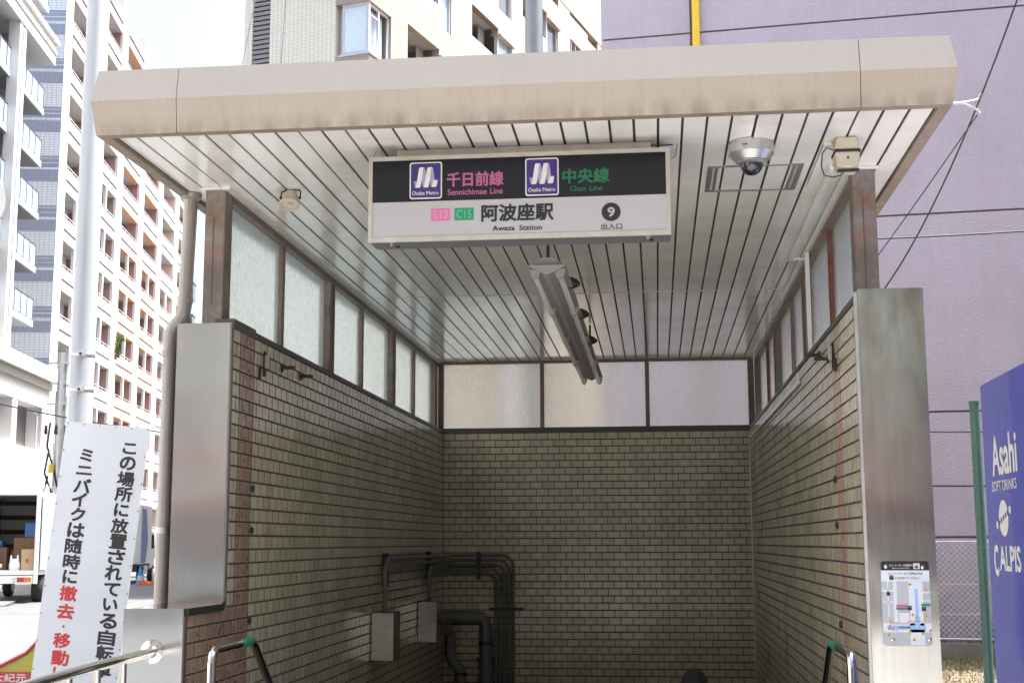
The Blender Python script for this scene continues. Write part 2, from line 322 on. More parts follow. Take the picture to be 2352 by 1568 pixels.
def text(s, parent, mtl, x0, x1, z0, z1, y, bold=.0, name='lettering', M=None):
    "text fitted into x0..x1, z0..z1 of a plane facing -Y at depth y; M: extra matrix applied in world space"
    cu = bpy.data.curves.new(name, 'FONT'); cu.body = s; cu.size = 1; cu.resolution_u = 3
    o = bpy.data.objects.new(name, cu); me = bpy.data.meshes.new_from_object(o)
    bpy.data.objects.remove(o)
    if not me.vertices: return None
    V = [v.co.copy() for v in me.vertices]; F = [tuple(p.vertices) for p in me.polygons]
    xs = [v.x for v in V]; ys = [v.y for v in V]
    ax, bx, ay, by = min(xs), max(xs), min(ys), max(ys)
    d = bold * (z1 - z0) / (by - ay); sh = [(0, 0)] if not bold else [(math.cos(k * math.pi / 4) * d, math.sin(k * math.pi / 4) * d) for k in range(8)] + [(0, 0)]
    X0, X1, Z0, Z1 = x0 + d, x1 - d, z0 + d, z1 - d; inv = WM[parent.name].inverted(); vs, fs = [], []
    for k, (dx, dz) in enumerate(sh):
        i = len(vs)
        for v in V:
            p = Vector((X0 + (v.x - ax) / (bx - ax) * (X1 - X0) + dx, y - k * .00005, Z0 + (v.y - ay) / (by - ay) * (Z1 - Z0) + dz))
            if M is not None: p = M @ p
            vs.append(tuple(inv @ p))
        fs += [tuple(i + q for q in f) for f in F]
    bpy.data.meshes.remove(me); me = bpy.data.meshes.new(name); me.from_pydata(vs, [], fs)
    me.materials.append(mtl)
    ob = bpy.data.objects.new(name, me); COL.objects.link(ob); ob.parent = parent; WM[ob.name] = WM[parent.name]
    return ob

G0 = 1.588; PZ = .069; PX = .116      # tile grid
CEIL = 3.354; WT = 2.655; W = 3.02; BY = 6.73

# ------------------------------------------------------------------ ground
g = MB(); g.poly([(-400, -200, 0), (-1.2, -200, 0), (-1.2, 400, 0), (-400, 400, 0)], ASPH); struct(g.build('road'))
g = MB(); g.box(-1.2, -1.05, -200, 200, -.1, .12, CONC); struct(g.build('kerb'))
g = MB(); g.box(-1.05, 0 - .277, -60, 60, -.1, .116, PAVE); g.box(-.277, 3.33, -60, -.62, -.1, .116, PAVE); g.box(3.33, 60, -60, 3.5, -.1, .116, PAVE); struct(g.build('pavement'))
g = MB(); g.poly([(-.9, 7.2, .05), (60, 7.2, .05), (60, 400, .05), (-.9, 400, .05)], SOIL); g.poly([(3.34, 3.5, .05), (60, 3.5, .05), (60, 7.2, .05), (3.34, 7.2, .05)], SOIL); struct(g.build('ground'))
g = MB(); g.poly([(-11.8, 25.0, .004), (-8.6, 24.4, .004), (-8.5, 25.2, .004), (-11.8, 26.4, .004)], ROADPAINT)
for k in range(5): g.poly([(-9 - k * .9 * 2, 31 + k * 3.5, .004), (-8.85 - k * 1.8, 31 + k * 3.5, .004), (-9.4 - k * 1.8, 33.2 + k * 3.5, .004), (-9.55 - k * 1.8, 33.2 + k * 3.5, .004)], ROADPAINT)
struct(g.build('road_marking'))

# ------------------------------------------------------------------ tiled walls
def tile_mesh(w, h, body, rim, name='tile'):
    d = .003; b = .0009; rr = .007 if rim is not None else .0
    mb = LMB(); x0, x1, z0, z1 = -w / 2, w / 2, -h / 2, h / 2
    o = [(x0, 0, z0), (x1, 0, z0), (x1, 0, z1), (x0, 0, z1)]
    p = [(x0, -d + b, z0), (x1, -d + b, z0), (x1, -d + b, z1), (x0, -d + b, z1)]
    q = [(x0 + b, -d, z0 + b), (x1 - b, -d, z0 + b), (x1 - b, -d, z1 - b), (x0 + b, -d, z1 - b)]
    for A, B in ((o, p), (p, q)):
        for j in range(4): mb.poly([A[j], A[(j + 1) % 4], B[(j + 1) % 4], B[j]], GROUT if A is o else (rim or body))
    if rim is not None:
        t = [(x0 + rr, -d - .0002, z0 + rr), (x1 - rr, -d - .0002, z0 + rr), (x1 - rr, -d - .0002, z1 - rr), (x0 + rr, -d - .0002, z1 - rr)]
        for j in range(4): mb.poly([q[j], q[(j + 1) % 4], t[(j + 1) % 4], t[j]], rim)
        mb.poly(t, body)
    else: mb.poly(q, body)
    me = bpy.data.meshes.new(name); me.from_pydata(mb.v, [], mb.f)
    for mt in mb.ms: me.materials.append(mt)
    me.polygons.foreach_set('material_index', mb.m)
    import bmesh
    bm = bmesh.new(); bm.from_mesh(me); bmesh.ops.remove_doubles(bm, verts=bm.verts, dist=1e-6); bmesh.ops.recalc_face_normals(bm, faces=bm.faces); bm.to_mesh(me); bm.free()
    return me
TM = {}
def lay_tiles(root, tiles, rz, origin, udir):
    """tiles: (u, z, w, kind); u along udir from origin; largest-showing 300 become parts, rest one part"""
    campos = Vector((2.1046, -6.3751, 1.55)); udir = Vector(udir); origin = Vector(origin)
    nrm = Vector((math.sin(rz), -math.cos(rz), 0))
    def key(t):
        P = origin + udir * t[0] + Vector((0, 0, t[1])); d = P - campos; c = cam.matrix_world.inverted() @ P
        vis = abs(c.x / c.z) < .40 and abs(c.y / c.z) < .27
        return (0 if vis else 1, d.length_squared * d.length / max(.01, abs(d.dot(nrm))) / t[2])
    tiles = sorted(tiles, key=key)
    rest = MB(); RM = Matrix.Rotation(rz, 4, 'Z')
    for i, (u, z, w, kind) in enumerate(tiles):
        k = (round(w, 3), kind if rz == 0 or kind == 'p' else kind + 's')
        if k not in TM: TM[k] = tile_mesh(w - (.006 if rz == 0 else .011), PZ - .0095, CREAM if kind == 'c' else BROWN, None if kind == 'c' else BRIM)
        me = TM[k]; P = origin + udir * u + Vector((0, 0, z))
        tilt = Matrix.Rotation(random.gauss(0, .0035), 4, 'X') @ Matrix.Rotation(random.gauss(0, .0035), 4, 'Z')
        if i < 300:
            o = bpy.data.objects.new('tile', me); COL.objects.link(o); o.parent = root
            o.matrix_local = WM[root.name].inverted() @ (Matrix.Translation(P) @ RM @ tilt)
        else:
            T = Matrix.Translation(P) @ RM @ tilt; b = len(rest.v); rest.v += [tuple(T @ v.co) for v in me.vertices]
            mi = [rest.mi(mt) for mt in me.materials]
            for pl in me.polygons: rest.f.append(tuple(b + a for a in pl.vertices)); rest.m.append(mi[pl.material_index])
    rest.build('tile_field', root, kind='stuff')

def course_rows(zlo, zhi):
    k0 = math.ceil((zlo - G0) / PZ); k1 = math.floor((zhi - G0) / PZ)
    return [(k, G0 + (k + .5) * PZ) for k in range(k0, k1)]
def row_tiles(u0, u1, k, kindf, pitch=PX):
    off = 0 if k % 2 == 0 else pitch / 2; out = []; u = u0 - off
    while u < u1 - .01:
        a, b = max(u, u0), min(u + pitch, u1)
        if b - a > .02: out.append(((a + b) / 2, b - a, kindf((a + b) / 2)))
        u += pitch
    return out
# sections so that strips of another colour keep their edges
def section_tiles(secs, zlo, zhi):
    out = []
    for k, z in course_rows(zlo, zhi):
        for (a, b, kd) in secs:
            for (u, w_, _) in row_tiles(a, b, k, lambda q: kd): out.append((u, z, w_, kd))
    return out

# back wall
bw = thing('tiled_wall', 'cream tiled end wall at the back, square to the view under the three-pane window', 'wall', (W / 2, BY, -3))
MB().box(-.27, W + .27, BY, BY + .28, -3, WT - .012, GROUT).build('wall_core', bw)
lay_tiles(bw, section_tiles([(.002, W - .002, 'c')], -.3, 2.63), 0, (0, BY, 0), (1, 0, 0))
MB().box(-.05, W + .05, BY - .012, BY + .09, WT - .03, WT, DARKEDGE).build('sill_strip', bw)
# left wall
lw = thing('tiled_wall', 'long cream tiled wall on the left with a brown tile stripe and brown low front end', 'wall', (0, 0, -3))
MB().box(-.277, 0, .002, BY - .002, -3, WT - .035, GROUT).box(-.265, 0, -.515, .002, 0, 1.228, GROUT).build('wall_core', lw)
tl = section_tiles([(.04, .156, 'c'), (.158, .392, 'b'), (.394, BY - .012, 'c')], 1.24, 2.63)
tl += section_tiles([(-.505, .392, 'b'), (.394, BY - .012, 'c')], -.35, 1.245)
lay_tiles(lw, tl, R(90), (0, 0, 0), (0, 1, 0))
MB().box(-.09, .006, .39, BY - .02, WT - .03, WT, DARKEDGE).build('sill_strip', lw)
MB().box(-.09, .010, .02, .39, WT - .035, WT + .012, DARKEDGE).build('sill_strip', lw)
# right wall
rw = thing('tiled_wall', 'long cream tiled wall on the right with one faded pink-brown tile stripe', 'wall', (W, 0, -3))
MB().box(W, W + .277, -.36, BY - .002, -3, WT - .035, GROUT).build('wall_core', rw)
tl = section_tiles([(-.335, .27, 'c'), (.272, .5, 'p'), (.502, BY - .012, 'c')], -.3, 2.63)
PINKT_ = mat('faded pink-brown tile', (.40, .275, .20), .3, var=.08, objvar=.06, islvar=.06, wc=True)
for w_ in {round(t[2], 3) for t in tl}: TM[(w_, 'p')] = tile_mesh(w_ - .009, PZ - .0095, PINKT_, None)
lay_tiles(rw, [(u, z, w_, k) for u, z, w_, k in tl], R(-90), (W, 0, 0), (0, 1, 0))
MB().box(W - .006, W + .09, -.33, BY - .02, WT - .03, WT, DARKEDGE).build('sill_strip', rw)
MB().box(W - .012, W + .004, BY - .022, BY - .001, -.6, 2.62, ALU).build('corner_bead', rw)
MB().box(W - .014, W, -.362, -.34, .1, 2.66, GALV).build('corner_bead', rw)

# stairs going down between the walls
st = MB(); STAIRM = mat('dark stair stone', (.07, .066, .06), .7)
st.box(0, W, -.62, -.30, -3, .116, STAIRM)
for k in range(18): st.box(0, W, -.30 + k * .3, 0 + k * .3, -3, .116 - (k + 1) * .165, STAIRM)
st.box(0, W, 5.1, BY, -3.2, -2.86, STAIRM)
s_o = st.build('stairs'); struct(s_o)

# stainless pillars
p1 = thing('steel_clad_pillar', 'brushed steel pillar on the left standing on a black stone cap', 'pillar', (-.14, 0, 1.26))
MB().box(-.277, 0, -.004, .03, 1.262, 2.643, STEEL).box(-.277, -.262, .03, .28, 1.262, 2.643, STEEL).build('steel_cladding', p1, bevel=.003)
MB().box(-.001, .006, -.002, .036, 1.27, 2.645, mat('grey edge trim', (.16, .15, .15), .45)).build('edge_trim', p1)
MB().box(-.26, -.02, .03, .27, 2.60, 2.64, STEEL).build('pillar_cap', p1)
p2 = thing('steel_clad_pillar', 'low brushed steel pillar holding the railing flange, foremost on the left', 'pillar', (-.14, -.54, .1))
MB().box(-.277, 0, -.545, -.515, .1, 1.262, STEEL).box(-.277, -.266, -.515, .0, .1, 1.262, STEEL).build('steel_cladding', p2, bevel=.003)
MB().box(-.277, .012, -.513, -.006, 1.228, 1.262, BLACKSTONE).build('stone_cap', p2)
MB().box(-.001, .007, -.545, -.506, .1, 1.228, DARKEDGE).build('edge_trim', p2)
p3 = thing('steel_clad_pillar', 'tall stained steel pillar on the right carrying the elevator guide map', 'pillar', (W + .14, -.367, .1))
MB().box(W, W + .289, -.372, -.362, .1, 2.672, STEELR).box(W + .275, W + .289, -.362, .2, .1, 2.672, STEELR).build('steel_cladding', p3, bevel=.003)
MB().box(W + .002, W + .274, -.362, .19, 2.64, 2.668, STEELR).build('pillar_cap', p3)

# ------------------------------------------------------------------ clerestory windows
def side_window(x0, x1, xg, sgn, label, red):
    t = thing('clerestory_window', label, 'window', ((x0 + x1) / 2, 3.4, WT))
    zb, zt = WT + .001, CEIL - .004
    ys = [.165] + [1.19, 2.28, 3.36, 4.44, 5.55] + [6.60]
    deep = [0, 0, 1, 0, 1, 0, 1]
    for i, y in enumerate(ys):
        if i == 0: MB().box(x0 + .02, x1 - .02, y, y + .04, zb, zt - .045, BROWNP).build('post', t, bevel=.003); continue
        w_ = .13 if deep[i] else .05
        mt = REDRUST if (red and i in (1, 5)) else (RUST if deep[i] else BROWNP)
        MB().box(x0 if deep[i] else x0 + .025, x1 if deep[i] else x1 - .02, y, y + w_, zb, zt - .045, mt).build('post', t, bevel=.004)
        if deep[i]: # flange groove of the steel column
            xf = x1 if sgn > 0 else x0
            MB().box(xf - .002, xf + .004 if sgn > 0 else xf - .004, y + .012, y + .03, zb, zt - .05, BROWNP).build('flange', t)
    MB().box(x0 + .01, x1, .166, 6.80, zt - .045, zt, BROWNP).build('top_rail', t, bevel=.004)
    MB().box(x1 - .012 if sgn > 0 else x0 - .03, x1 + .03 if sgn > 0 else x0 + .012, .02, 6.8, zt - .012, zt + .002, STRIP).build('ceiling_trim', t)
    MB().box(x0 + .03, x1 - .025, .205, 6.6, zb, zb + .018, DARKEDGE).build('bottom_rail', t)
    for i in range(6):
        a = ys[i] + (.04 if i == 0 else .13 if deep[i] else .05); b = ys[i + 1]
        pane(xg, xg + .006, a, b, zb + .018, zt - .045, GLASSL, ('x', sgn), t)
    return t
side_window(-.17, -.062, -.115, 1, 'left row of six frosted panes between brown steel posts, bright with sky', 0)
side_window(W + .062, W + .17, W + .112, -1, 'right row of six dim frosted panes with flaking red posts', 1)
t = thing('clerestory_window', 'three wide wired-glass panes glowing cream above the end wall', 'window', (W / 2, 6.8, WT))
zb, zt = WT + .001, CEIL - .004
MB().box(-.06, W + .06, 6.745, 6.80, zt - .03, zt, BROWNP).build('top_rail', t, bevel=.003)
MB().box(-.06, W + .06, 6.745, 6.80, zb, zb + .022, DARKEDGE).build('bottom_rail', t)
for x, w_ in ((-.06, .055), (.97, .04), (2.015, .04), (W + .0, .06)):
    MB().box(x, x + w_, 6.742, 6.795, zb + .022, zt - .03, BROWNP).build('post', t, bevel=.003)
for a, b in ((-.005, .97), (1.01, 2.015), (2.055, W)):
    pane(a, b, 6.765, 6.771, zb + .022, zt - .03, GLASSB, ('y', -1), t)
    # the wire net inside the glass
    wn_ = MB(); step = .034; zz0, zz1 = zb + .022, zt - .03; H = zz1 - zz0
    for s in (-1, 1):
        u = a - H
        while u < b + H:
            xa, za, xb, zb_ = u, zz0 if s > 0 else zz1, u + H, zz1 if s > 0 else zz0
            lo, hi = max(0, (a - xa) / H), min(1, (b - xa) / H)
            if hi > lo:
                P = (xa + H * lo, 6.7635, za + (zb_ - za) * lo); Q = (xa + H * hi, 6.7635, za + (zb_ - za) * hi); e = .0006
                wn_.poly([(P[0], P[1], P[2] - e), (Q[0], Q[1], Q[2] - e), (Q[0], Q[1], Q[2] + e), (P[0], P[1], P[2] + e)], GALV)
            u += step
    wn_.build('wire_net', t, kind='stuff')

# corner columns
for (x0, x1, lab) in ((-.168, -.062, 'rust-patched brown steel column standing on the left steel pillar'), (W + .062, W + .172, 'brown pitted steel column by the right steel pillar top')):
    c = thing('steel_column', lab, 'column', ((x0 + x1) / 2, .1, 2.62))
    y0, y1 = .045, .163
    MB().box(x0, x1, y0, y1, 2.60, CEIL - .002, RUST).build('column_shaft', c, bevel=.004)
    MB().box(x0 + .045, x0 + .048, y0 - .003, y0 + .002, 2.75, 3.2, DARKEDGE).build('weld_seam', c)
    zz = CEIL - .014
    MB().box(x0 - .025, x1 + .02, y0 - .022, y0 - .002, zz, CEIL - .001, STRIP).box(x0 - .025, x0 - .005, y0, y1, zz, CEIL - .001, STRIP).build('ceiling_collar', c)

# ------------------------------------------------------------------ canopy
can = thing('canopy', 'flat beige canopy roof with angled front edge over the stairway', 'canopy', (1.5, 3, CEIL))
XL, XR, YM, YB = -.3535, 3.3775, -.956, 7.05
ZT, ZM, ZB = 3.632, 3.486, 3.334
def fascia(xa, xb, ea=0, eb=0):
    "front fascia piece; ea/eb: mitre at that end"
    m_ = MB(); a = .022
    f = [(YM + a, ZT), (YM, ZM), (YM + a, ZB), (YM + a + .05, ZB), (YM + a + .05, ZT)]
    ins = [a, 0, a, a + .05, a + .05]
    A = [(xa + (ins[i] if ea else 0), f[i][0], f[i][1]) for i in range(5)]; B = [(xb - (ins[i] if eb else 0), f[i][0], f[i][1]) for i in range(5)]
    for i in range(5):
        j = (i + 1) % 5; m_.poly([A[i], B[i], B[j], A[j]], [FASTOP, FASCIA, LIP, GAP, FASTOP][i])
    m_.poly(A, FASCIA); m_.poly(B[::-1], FASCIA); return m_
s1, s2 = .037, 2.983
fascia(XL, s1 - .0015, 1, 0).build('fascia_panel', can); fascia(s1 + .0015, s2 - .0015).build('fascia_panel', can); fascia(s2 + .0015, XR, 0, 1).build('fascia_panel', can)
for x in (s1, s2): MB().box(x - .0016, x + .0016, YM + .026, YM + .06, ZB + .003, ZT - .004, GAP).build('joint_strip', can)
for sgn, X in ((1, XL), (-1, XR)):
    pr = [(X + sgn * .022, ZT), (X, ZM), (X + sgn * .022, ZB), (X + sgn * .072, ZB), (X + sgn * .072, ZT)]; m_ = MB()
    for seg in ((YM + .0, 1.3), (1.304, 4.2), (4.204, YB)):
        m_ = MB(); ins = [.022, 0, .022, .072, .072] if seg[0] == YM else [0] * 5
        A = [(pr[i][0], seg[0] + ins[i], pr[i][1]) for i in range(5)]; B = [(pr[i][0], seg[1], pr[i][1]) for i in range(5)]
        for i in range(5):
            j = (i + 1) % 5; m_.poly([A[i], B[i], B[j], A[j]], [FASTOP, FASCIA, LIP, LIP, FASTOP][i])
        m_.poly(A, FASCIA); m_.poly(B[::-1], FASCIA); m_.build('fascia_panel', can)
MB().box(XL + .073, XR - .073, YM + .075, YB, CEIL + .012, ZT - .01, ROOFM).build('roof_slab', can)
MB().box(XL + .074, XR - .074, YM + .076, YB - .02, CEIL + .008, CEIL + .0115, GAP).build('void_sheet', can)
xg = 1.613 - .106 * 18; first = True; prev = None
mA = None; YJ = 3.20
while xg < XR - .08:
    a, b = max(xg + .0055, XL + .078), min(xg + .1005, XR - .078)
    if b - a > .02:
        for (y0, y1) in ((YM + .078, YJ - .004), (YJ + .004, YB - .03)):
            pr = [(a, CEIL + .008), (a, CEIL + .002), (a + .002, CEIL), (b - .002, CEIL), (b, CEIL + .002), (b, CEIL + .008)]
            m_ = MB()
            for i in range(5): m_.poly([(pr[i][0], y0, pr[i][1]), (pr[i + 1][0], y0, pr[i + 1][1]), (pr[i + 1][0], y1, pr[i + 1][1]), (pr[i][0], y1, pr[i][1])], STRIP)
            m_.poly([(p[0], y0, p[1]) for p in pr], STRIP); o = m_.build('ceiling_strip', can)
            o.rotation_euler = (0, random.gauss(0, .0012), 0)
    xg += .106
MB().box(XL + .08, XR - .08, YJ - .006, YJ + .006, CEIL - .003, CEIL + .004, ALU).build('joint_strip', can)
# access hatch frame in the ceiling
hf = MB()
for (x0, x1, y0, y1) in ((2.385, 2.845, -.055, -.04), (2.385, 2.845, .402, .417), (2.385, 2.41, -.04, .402), (2.42, 2.435, -.03, .39), (2.82, 2.845, -.04, .402), (2.795, 2.81, -.03, .39)):
    hf.box(x0, x1, y0, y1, CEIL - .006, CEIL + .003, ALUD)
hf.build('hatch_frame', can)
# small wall hooks wire hanging beside the sign, twisted bird wire at the canopy's right corner
bwire = thing('bent_wire', 'forked silver wire sticking out from the right corner of the canopy', 'wire', (3.37, -.93, 3.345))
MB().tube([(3.355, -.925, 3.34), (3.40, -.92, 3.343), (3.44, -.91, 3.352), (3.465, -.9, 3.362), (3.476, -.9, 3.385)], .0052, GALV, 8).build('wire_arm', bwire, True)
MB().tube([(3.355, -.925, 3.338), (3.40, -.92, 3.34), (3.435, -.91, 3.326), (3.458, -.9, 3.316), (3.47, -.9, 3.298)], .0052, GALV, 8).build('wire_arm', bwire, True)

# ------------------------------------------------------------------ station sign
SX0, SX1, SY, SZ0, SZ1 = .828, 2.191, -.60, 2.893, 3.288
sg = thing('station_sign', 'hanging black and white lightbox sign for exit 9 of the station', 'sign', (1.51, -.5, SZ0))
MB().box(SX0, SX1, SY + .004, -.43, SZ0 + .004, SZ1, ALUD).build('sign_box', sg, bevel=.004)
fr = .017
m_ = MB().box(SX0 - .001, SX1 + .001, SY - .006, SY + .006, SZ1 - fr, SZ1 + .002, ALU).box(SX0 - .001, SX1 + .001, SY - .006, SY + .006, SZ0 - .002, SZ0 + fr + .004, ALU).box(SX0 - .001, SX0 + fr, SY - .0055, SY + .005, SZ0 + fr, SZ1 - fr, ALU).box(SX1 - fr, SX1 + .001, SY - .0055, SY + .005, SZ0 + fr, SZ1 - fr, ALU)
m_.build('sign_frame', sg)
FX0, FX1, FZ0, FZ1 = SX0 + fr, SX1 - fr, SZ0 + fr + .004, SZ1 - fr
FW, FH = FX1 - FX0, FZ1 - FZ0
def fx(px): return FX0 + (px - 82) / 2158 * FW
def fz(rel): return FZ1 - rel / 553 * FH
zmid = fz(300)
MB().box(FX0, FX1, SY - .001, SY + .003, zmid, FZ1, SIGNBLACK).build('black_panel', sg)
MB().box(FX0, FX1, SY - .001, SY + .003, FZ0, zmid, SIGNWHITE).build('white_panel', sg)
yT = SY - .0025
def rrect(mb, x0, x1, z0, z1, r, y, mtl, n=6):
    pts = []
    for cx, cz, a0 in ((x1 - r, z1 - r, 0), (x0 + r, z1 - r, 90), (x0 + r, z0 + r, 180), (x1 - r, z0 + r, 270)):
        for k in range(n + 1): a = R(a0 + 90 * k / n); pts.append((cx + r * math.cos(a), y, cz + r * math.sin(a)))
    mb.poly(pts, mtl)
def logo(px0, px1, r0, r1):
    x0, x1, z1, z0 = fx(px0), fx(px1), fz(r0), fz(r1); w_, h = x1 - x0, z1 - z0
    m_ = MB(); rrect(m_, x0, x1, z0, z1, .012, yT, WHITEP); rrect(m_, x0 + .0058, x1 - .0058, z0 + .0058, z1 - .0058, .008, yT - .0006, NAVY)
    # ribbon M: points measured on the emblem (units of its width/height)
    def P(u, v, e=0): return (x0 + (u - 265) / 1105 * w_, yT - .0012 - e, z1 - (v - 225) / 1205 * h)
    def curve(a, b, bend, n=6):
        return [(a[0] + (b[0] - a[0]) * t + bend * math.sin(math.pi * t), a[1] + (b[1] - a[1]) * t) for t in [i / n for i in range(n + 1)]]
    for q in ([(405, 845), (520, 845), (470, 1060), (450, 1055), (430, 985)],):
        m_.poly([P(*p) for p in q], LAV)
    for dx in (0, 275):
        L = curve((755 + dx, 398), (745 + dx, 1055), -75); Rr = curve((745 + dx, 1055), (755 + dx, 398), 75)
        m_.poly([P(*p) for p in ([(755 + dx, 398), (785 + dx, 430), (805 + dx, 520), (822 + dx, 640), (845 + dx, 850), (790 + dx, 1030), (745 + dx, 1055), (715 + dx, 1010), (690 + dx, 880), (680 + dx, 760)])], LAV)
    for dx in (0, 278):
        m_.poly([P(*p, .0006) for p in [(610 + dx, 398), (760 + dx, 396), (735 + dx, 440), (715 + dx, 560), (690 + dx, 760), (660 + dx, 930), (640 + dx, 1020), (615 + dx, 1058), (465 + dx, 1060), (500 + dx, 950), (530 + dx, 780), (560 + dx, 590), (585 + dx, 450)]], WHITEP)
    m_.poly([P(*p, .0006) for p in [(1075, 828), (1220, 822), (1205, 930), (1175, 1045), (1015, 1052), (1040, 990)]], WHITEP)
    m_.build('metro_emblem', sg)
    text('Osaka Metro', sg, WHITEP, P(360, 0)[0], P(1252, 0)[0], P(0, 1300)[2], P(0, 1178)[2], yT - .002, .008)
logo(360, 602, 17, 283); logo(1218, 1463, 15, 285)
def st_(s, a, b, r0, r1, mtl, bold=.018): return text(s, sg, mtl, fx(a), fx(b), fz(r1), fz(r0), yT, bold)
st_('千日前線', 637, 1058, 96, 203, PINK, .028); st_('Sennichimae', 643, 935, 219, 262, PINK); st_('Line', 958, 1052, 219, 262, PINK)
st_('中央線', 1490, 1832, 98, 206, GREEN, .028); st_('Chuo', 1545, 1662, 222, 260, GREEN); st_('Line', 1688, 1780, 222, 260, GREEN)
MB().box(fx(520), fx(663), yT, yT + .001, fz(444), fz(355), PINKT).build('line_badge', sg); MB().box(fx(695), fx(837), yT, yT + .001, fz(443), fz(356), GREENB).build('line_badge', sg)
text('S13', sg, flat('faint pink print', (.60, .27, .42)), fx(538), fx(645), fz(430), fz(370), yT - .001, 0); text('C15', sg, GREENT, fx(711), fx(820), fz(430), fz(370), yT - .001, 0)
st_('阿波座駅', 893, 1424, 335, 461, INK, .03); st_('Awaza', 975, 1140, 489, 527, INK); st_('Station', 1172, 1338, 489, 527, INK)
m_ = MB(); m_.poly([(fx(1841) + .0425 * math.cos(2 * math.pi * k / 40), yT, fz(415) + .0425 * math.sin(2 * math.pi * k / 40)) for k in range(40)], INK); m_.build('number_disc', sg)
text('9', sg, SIGNWHITE, fx(1815), fx(1868), fz(451), fz(381), yT - .001, .03); st_('出入口', 1767, 1920, 497, 539, INK, .02)
MB().box(.935, 2.11, -.50, -.44, SZ1 + .001, CEIL - .002, ALU).build('ceiling_mount', sg, bevel=.003)
for x in (.93, 2.09):
    MB().lathe([(.012, 0), (.012, .006), (.006, .006), (.006, .02)], (x, -.57, SZ0 + .006), GALV, 10, (0, 0, -1)).build('bolt', sg)
    MB().lathe([(.011, 0), (.011, .008)], (x + .014, -.50, SZ0 + .006), HOLE, 10, (0, 0, -1)).build('bolt', sg)
MB().tube([(SX0 + .02, -.5, SZ1 - .0), (SX0 - .004, -.5, SZ1 + .03), (SX0 + .01, -.5, CEIL - .003)], .0015, WIRE, 5).build('cable', sg)
MB().tube([(SX1 - .01, -.5, SZ1 - .03), (SX1 + .03, -.47, SZ1 + .0), (SX1 + .04, -.45, CEIL - .003)], .0015, WIRE, 5).tube([(2.10, -.46, CEIL - .01), (SX1 + .02, -.45, CEIL - .006)], .003, WIRE, 5).build('cable', sg)

# ------------------------------------------------------------------ speaker, dome camera, box, conduits
sp = thing('loudspeaker', 'small cream spotlight-shaped loudspeaker on the ceiling at left', 'loudspeaker', (.267, .12, CEIL))
ax = Vector((.03, -.42, -.9)).normalized(); c0 = Vector((.265, .10, CEIL - .028))
MB().lathe([(.0, -.005), (.03, 0), (.036, .012), (.040, .05), (.043, .066)], c0, BEIGEPL, 24, ax).build('speaker_body', sp, True)
MB().lathe([(.040, .0655), (.052, .068), (.053, .076), (.045, .077), (.042, .068), (.042, .0655)], c0, BEIGEPL, 28, ax).build('front_rim', sp, True)
MB().lathe([(.0, .060), (.041, .060), (.041, .0605), (0, .0605)], c0, ALUD, 28, ax).lathe([(.0, .06), (.012, .06), (.012, .075), (0, .076)], c0, BEIGEPL, 16, ax).build('front_grille', sp)
m_ = MB(); q = c0 + ax * .03
m_.tube([q + Vector((-.052, 0, 0)), q + Vector((-.05, .01, .035)), (.23, .13, CEIL - .003), (.30, .13, CEIL - .003), q + Vector((.05, .01, .035)), q + Vector((.052, 0, 0))], .0035, HOLE, 6); m_.build('bracket', sp)
for s in (-1, 1): MB().lathe([(.008, 0), (.008, .012)], q + Vector((s * .043, 0, 0)), HOLE, 10, (s, 0, 0)).build('knob', sp)

dc = thing('dome_camera', 'silver dome security camera with smoked bubble under the ceiling', 'camera', (2.57, -.40, CEIL))
cc = (2.567, -.405, CEIL)
MB().lathe([(.104, 0), (.104, -.052), (.102, -.054)], cc, SILVERP, 48).build('camera_base', dc, True)
MB().lathe([(.102, -.0545), (.074, -.086), (.070, -.086)], cc, SILVERP, 48).build('cone_ring', dc, True)
MB().lathe([(.068, -.088), (.068, -.093), (.058, -.1), (.05, -.101)], cc, SILVERP, 48).build('dome_ring', dc, True)
MB().lathe([(.052 * math.cos(R(a)), -.098 - .052 * math.sin(R(a))) for a in range(0, 91, 10)], cc, DOME, 32).build('smoked_dome', dc, True)
MB().box(2.52, 2.545, -.5095, -.508, CEIL - .034, CEIL - .030, INK).build('nameplate', dc)

jb = thing('sensor_box', 'aged cream sensor box with dark band near the right column', 'sensor', (2.99, -.44, CEIL))
MB().prism([(2.935, CEIL - .062), (3.045, CEIL - .062), (3.036, CEIL - .001), (2.945, CEIL - .001)], 'y', -.47, -.36, BEIGEPL).build('mounting_base', jb, bevel=.005)
MB().box(2.932, 3.048, -.474, -.35, CEIL - .070, CEIL - .060, BLACKP).build('band', jb)
MB().prism([(2.945, CEIL - .152), (3.035, CEIL - .152), (3.046, CEIL - .071), (2.934, CEIL - .071)], 'y', -.475, -.36, BEIGEPL).build('sensor_body', jb, bevel=.006)
MB().box(2.943, 3.037, -.477, -.44, CEIL - .158, CEIL - .153, BLACKP).build('lower_rim', jb)
MB().box(2.968, 3.008, -.4785, -.476, CEIL - .148, CEIL - .136, WHITEP).build('label_plate', jb)
MB().lathe([(.006, 0), (.005, .002)], (2.99, -.4755, CEIL - .10), HOLE, 10, (0, -1, 0)).build('screw', jb)
MB().tube([(2.935, -.42, CEIL - .05), (2.905, -.42, CEIL - .035), (2.885, -.42, CEIL - .06), (2.878, -.42, CEIL - .12), (2.89, -.42, CEIL - .165), (2.93, -.42, CEIL - .175), (2.965, -.42, CEIL - .165), (2.975, -.42, CEIL - .155)], .0032, WIRE, 8).build('cable', jb, True)

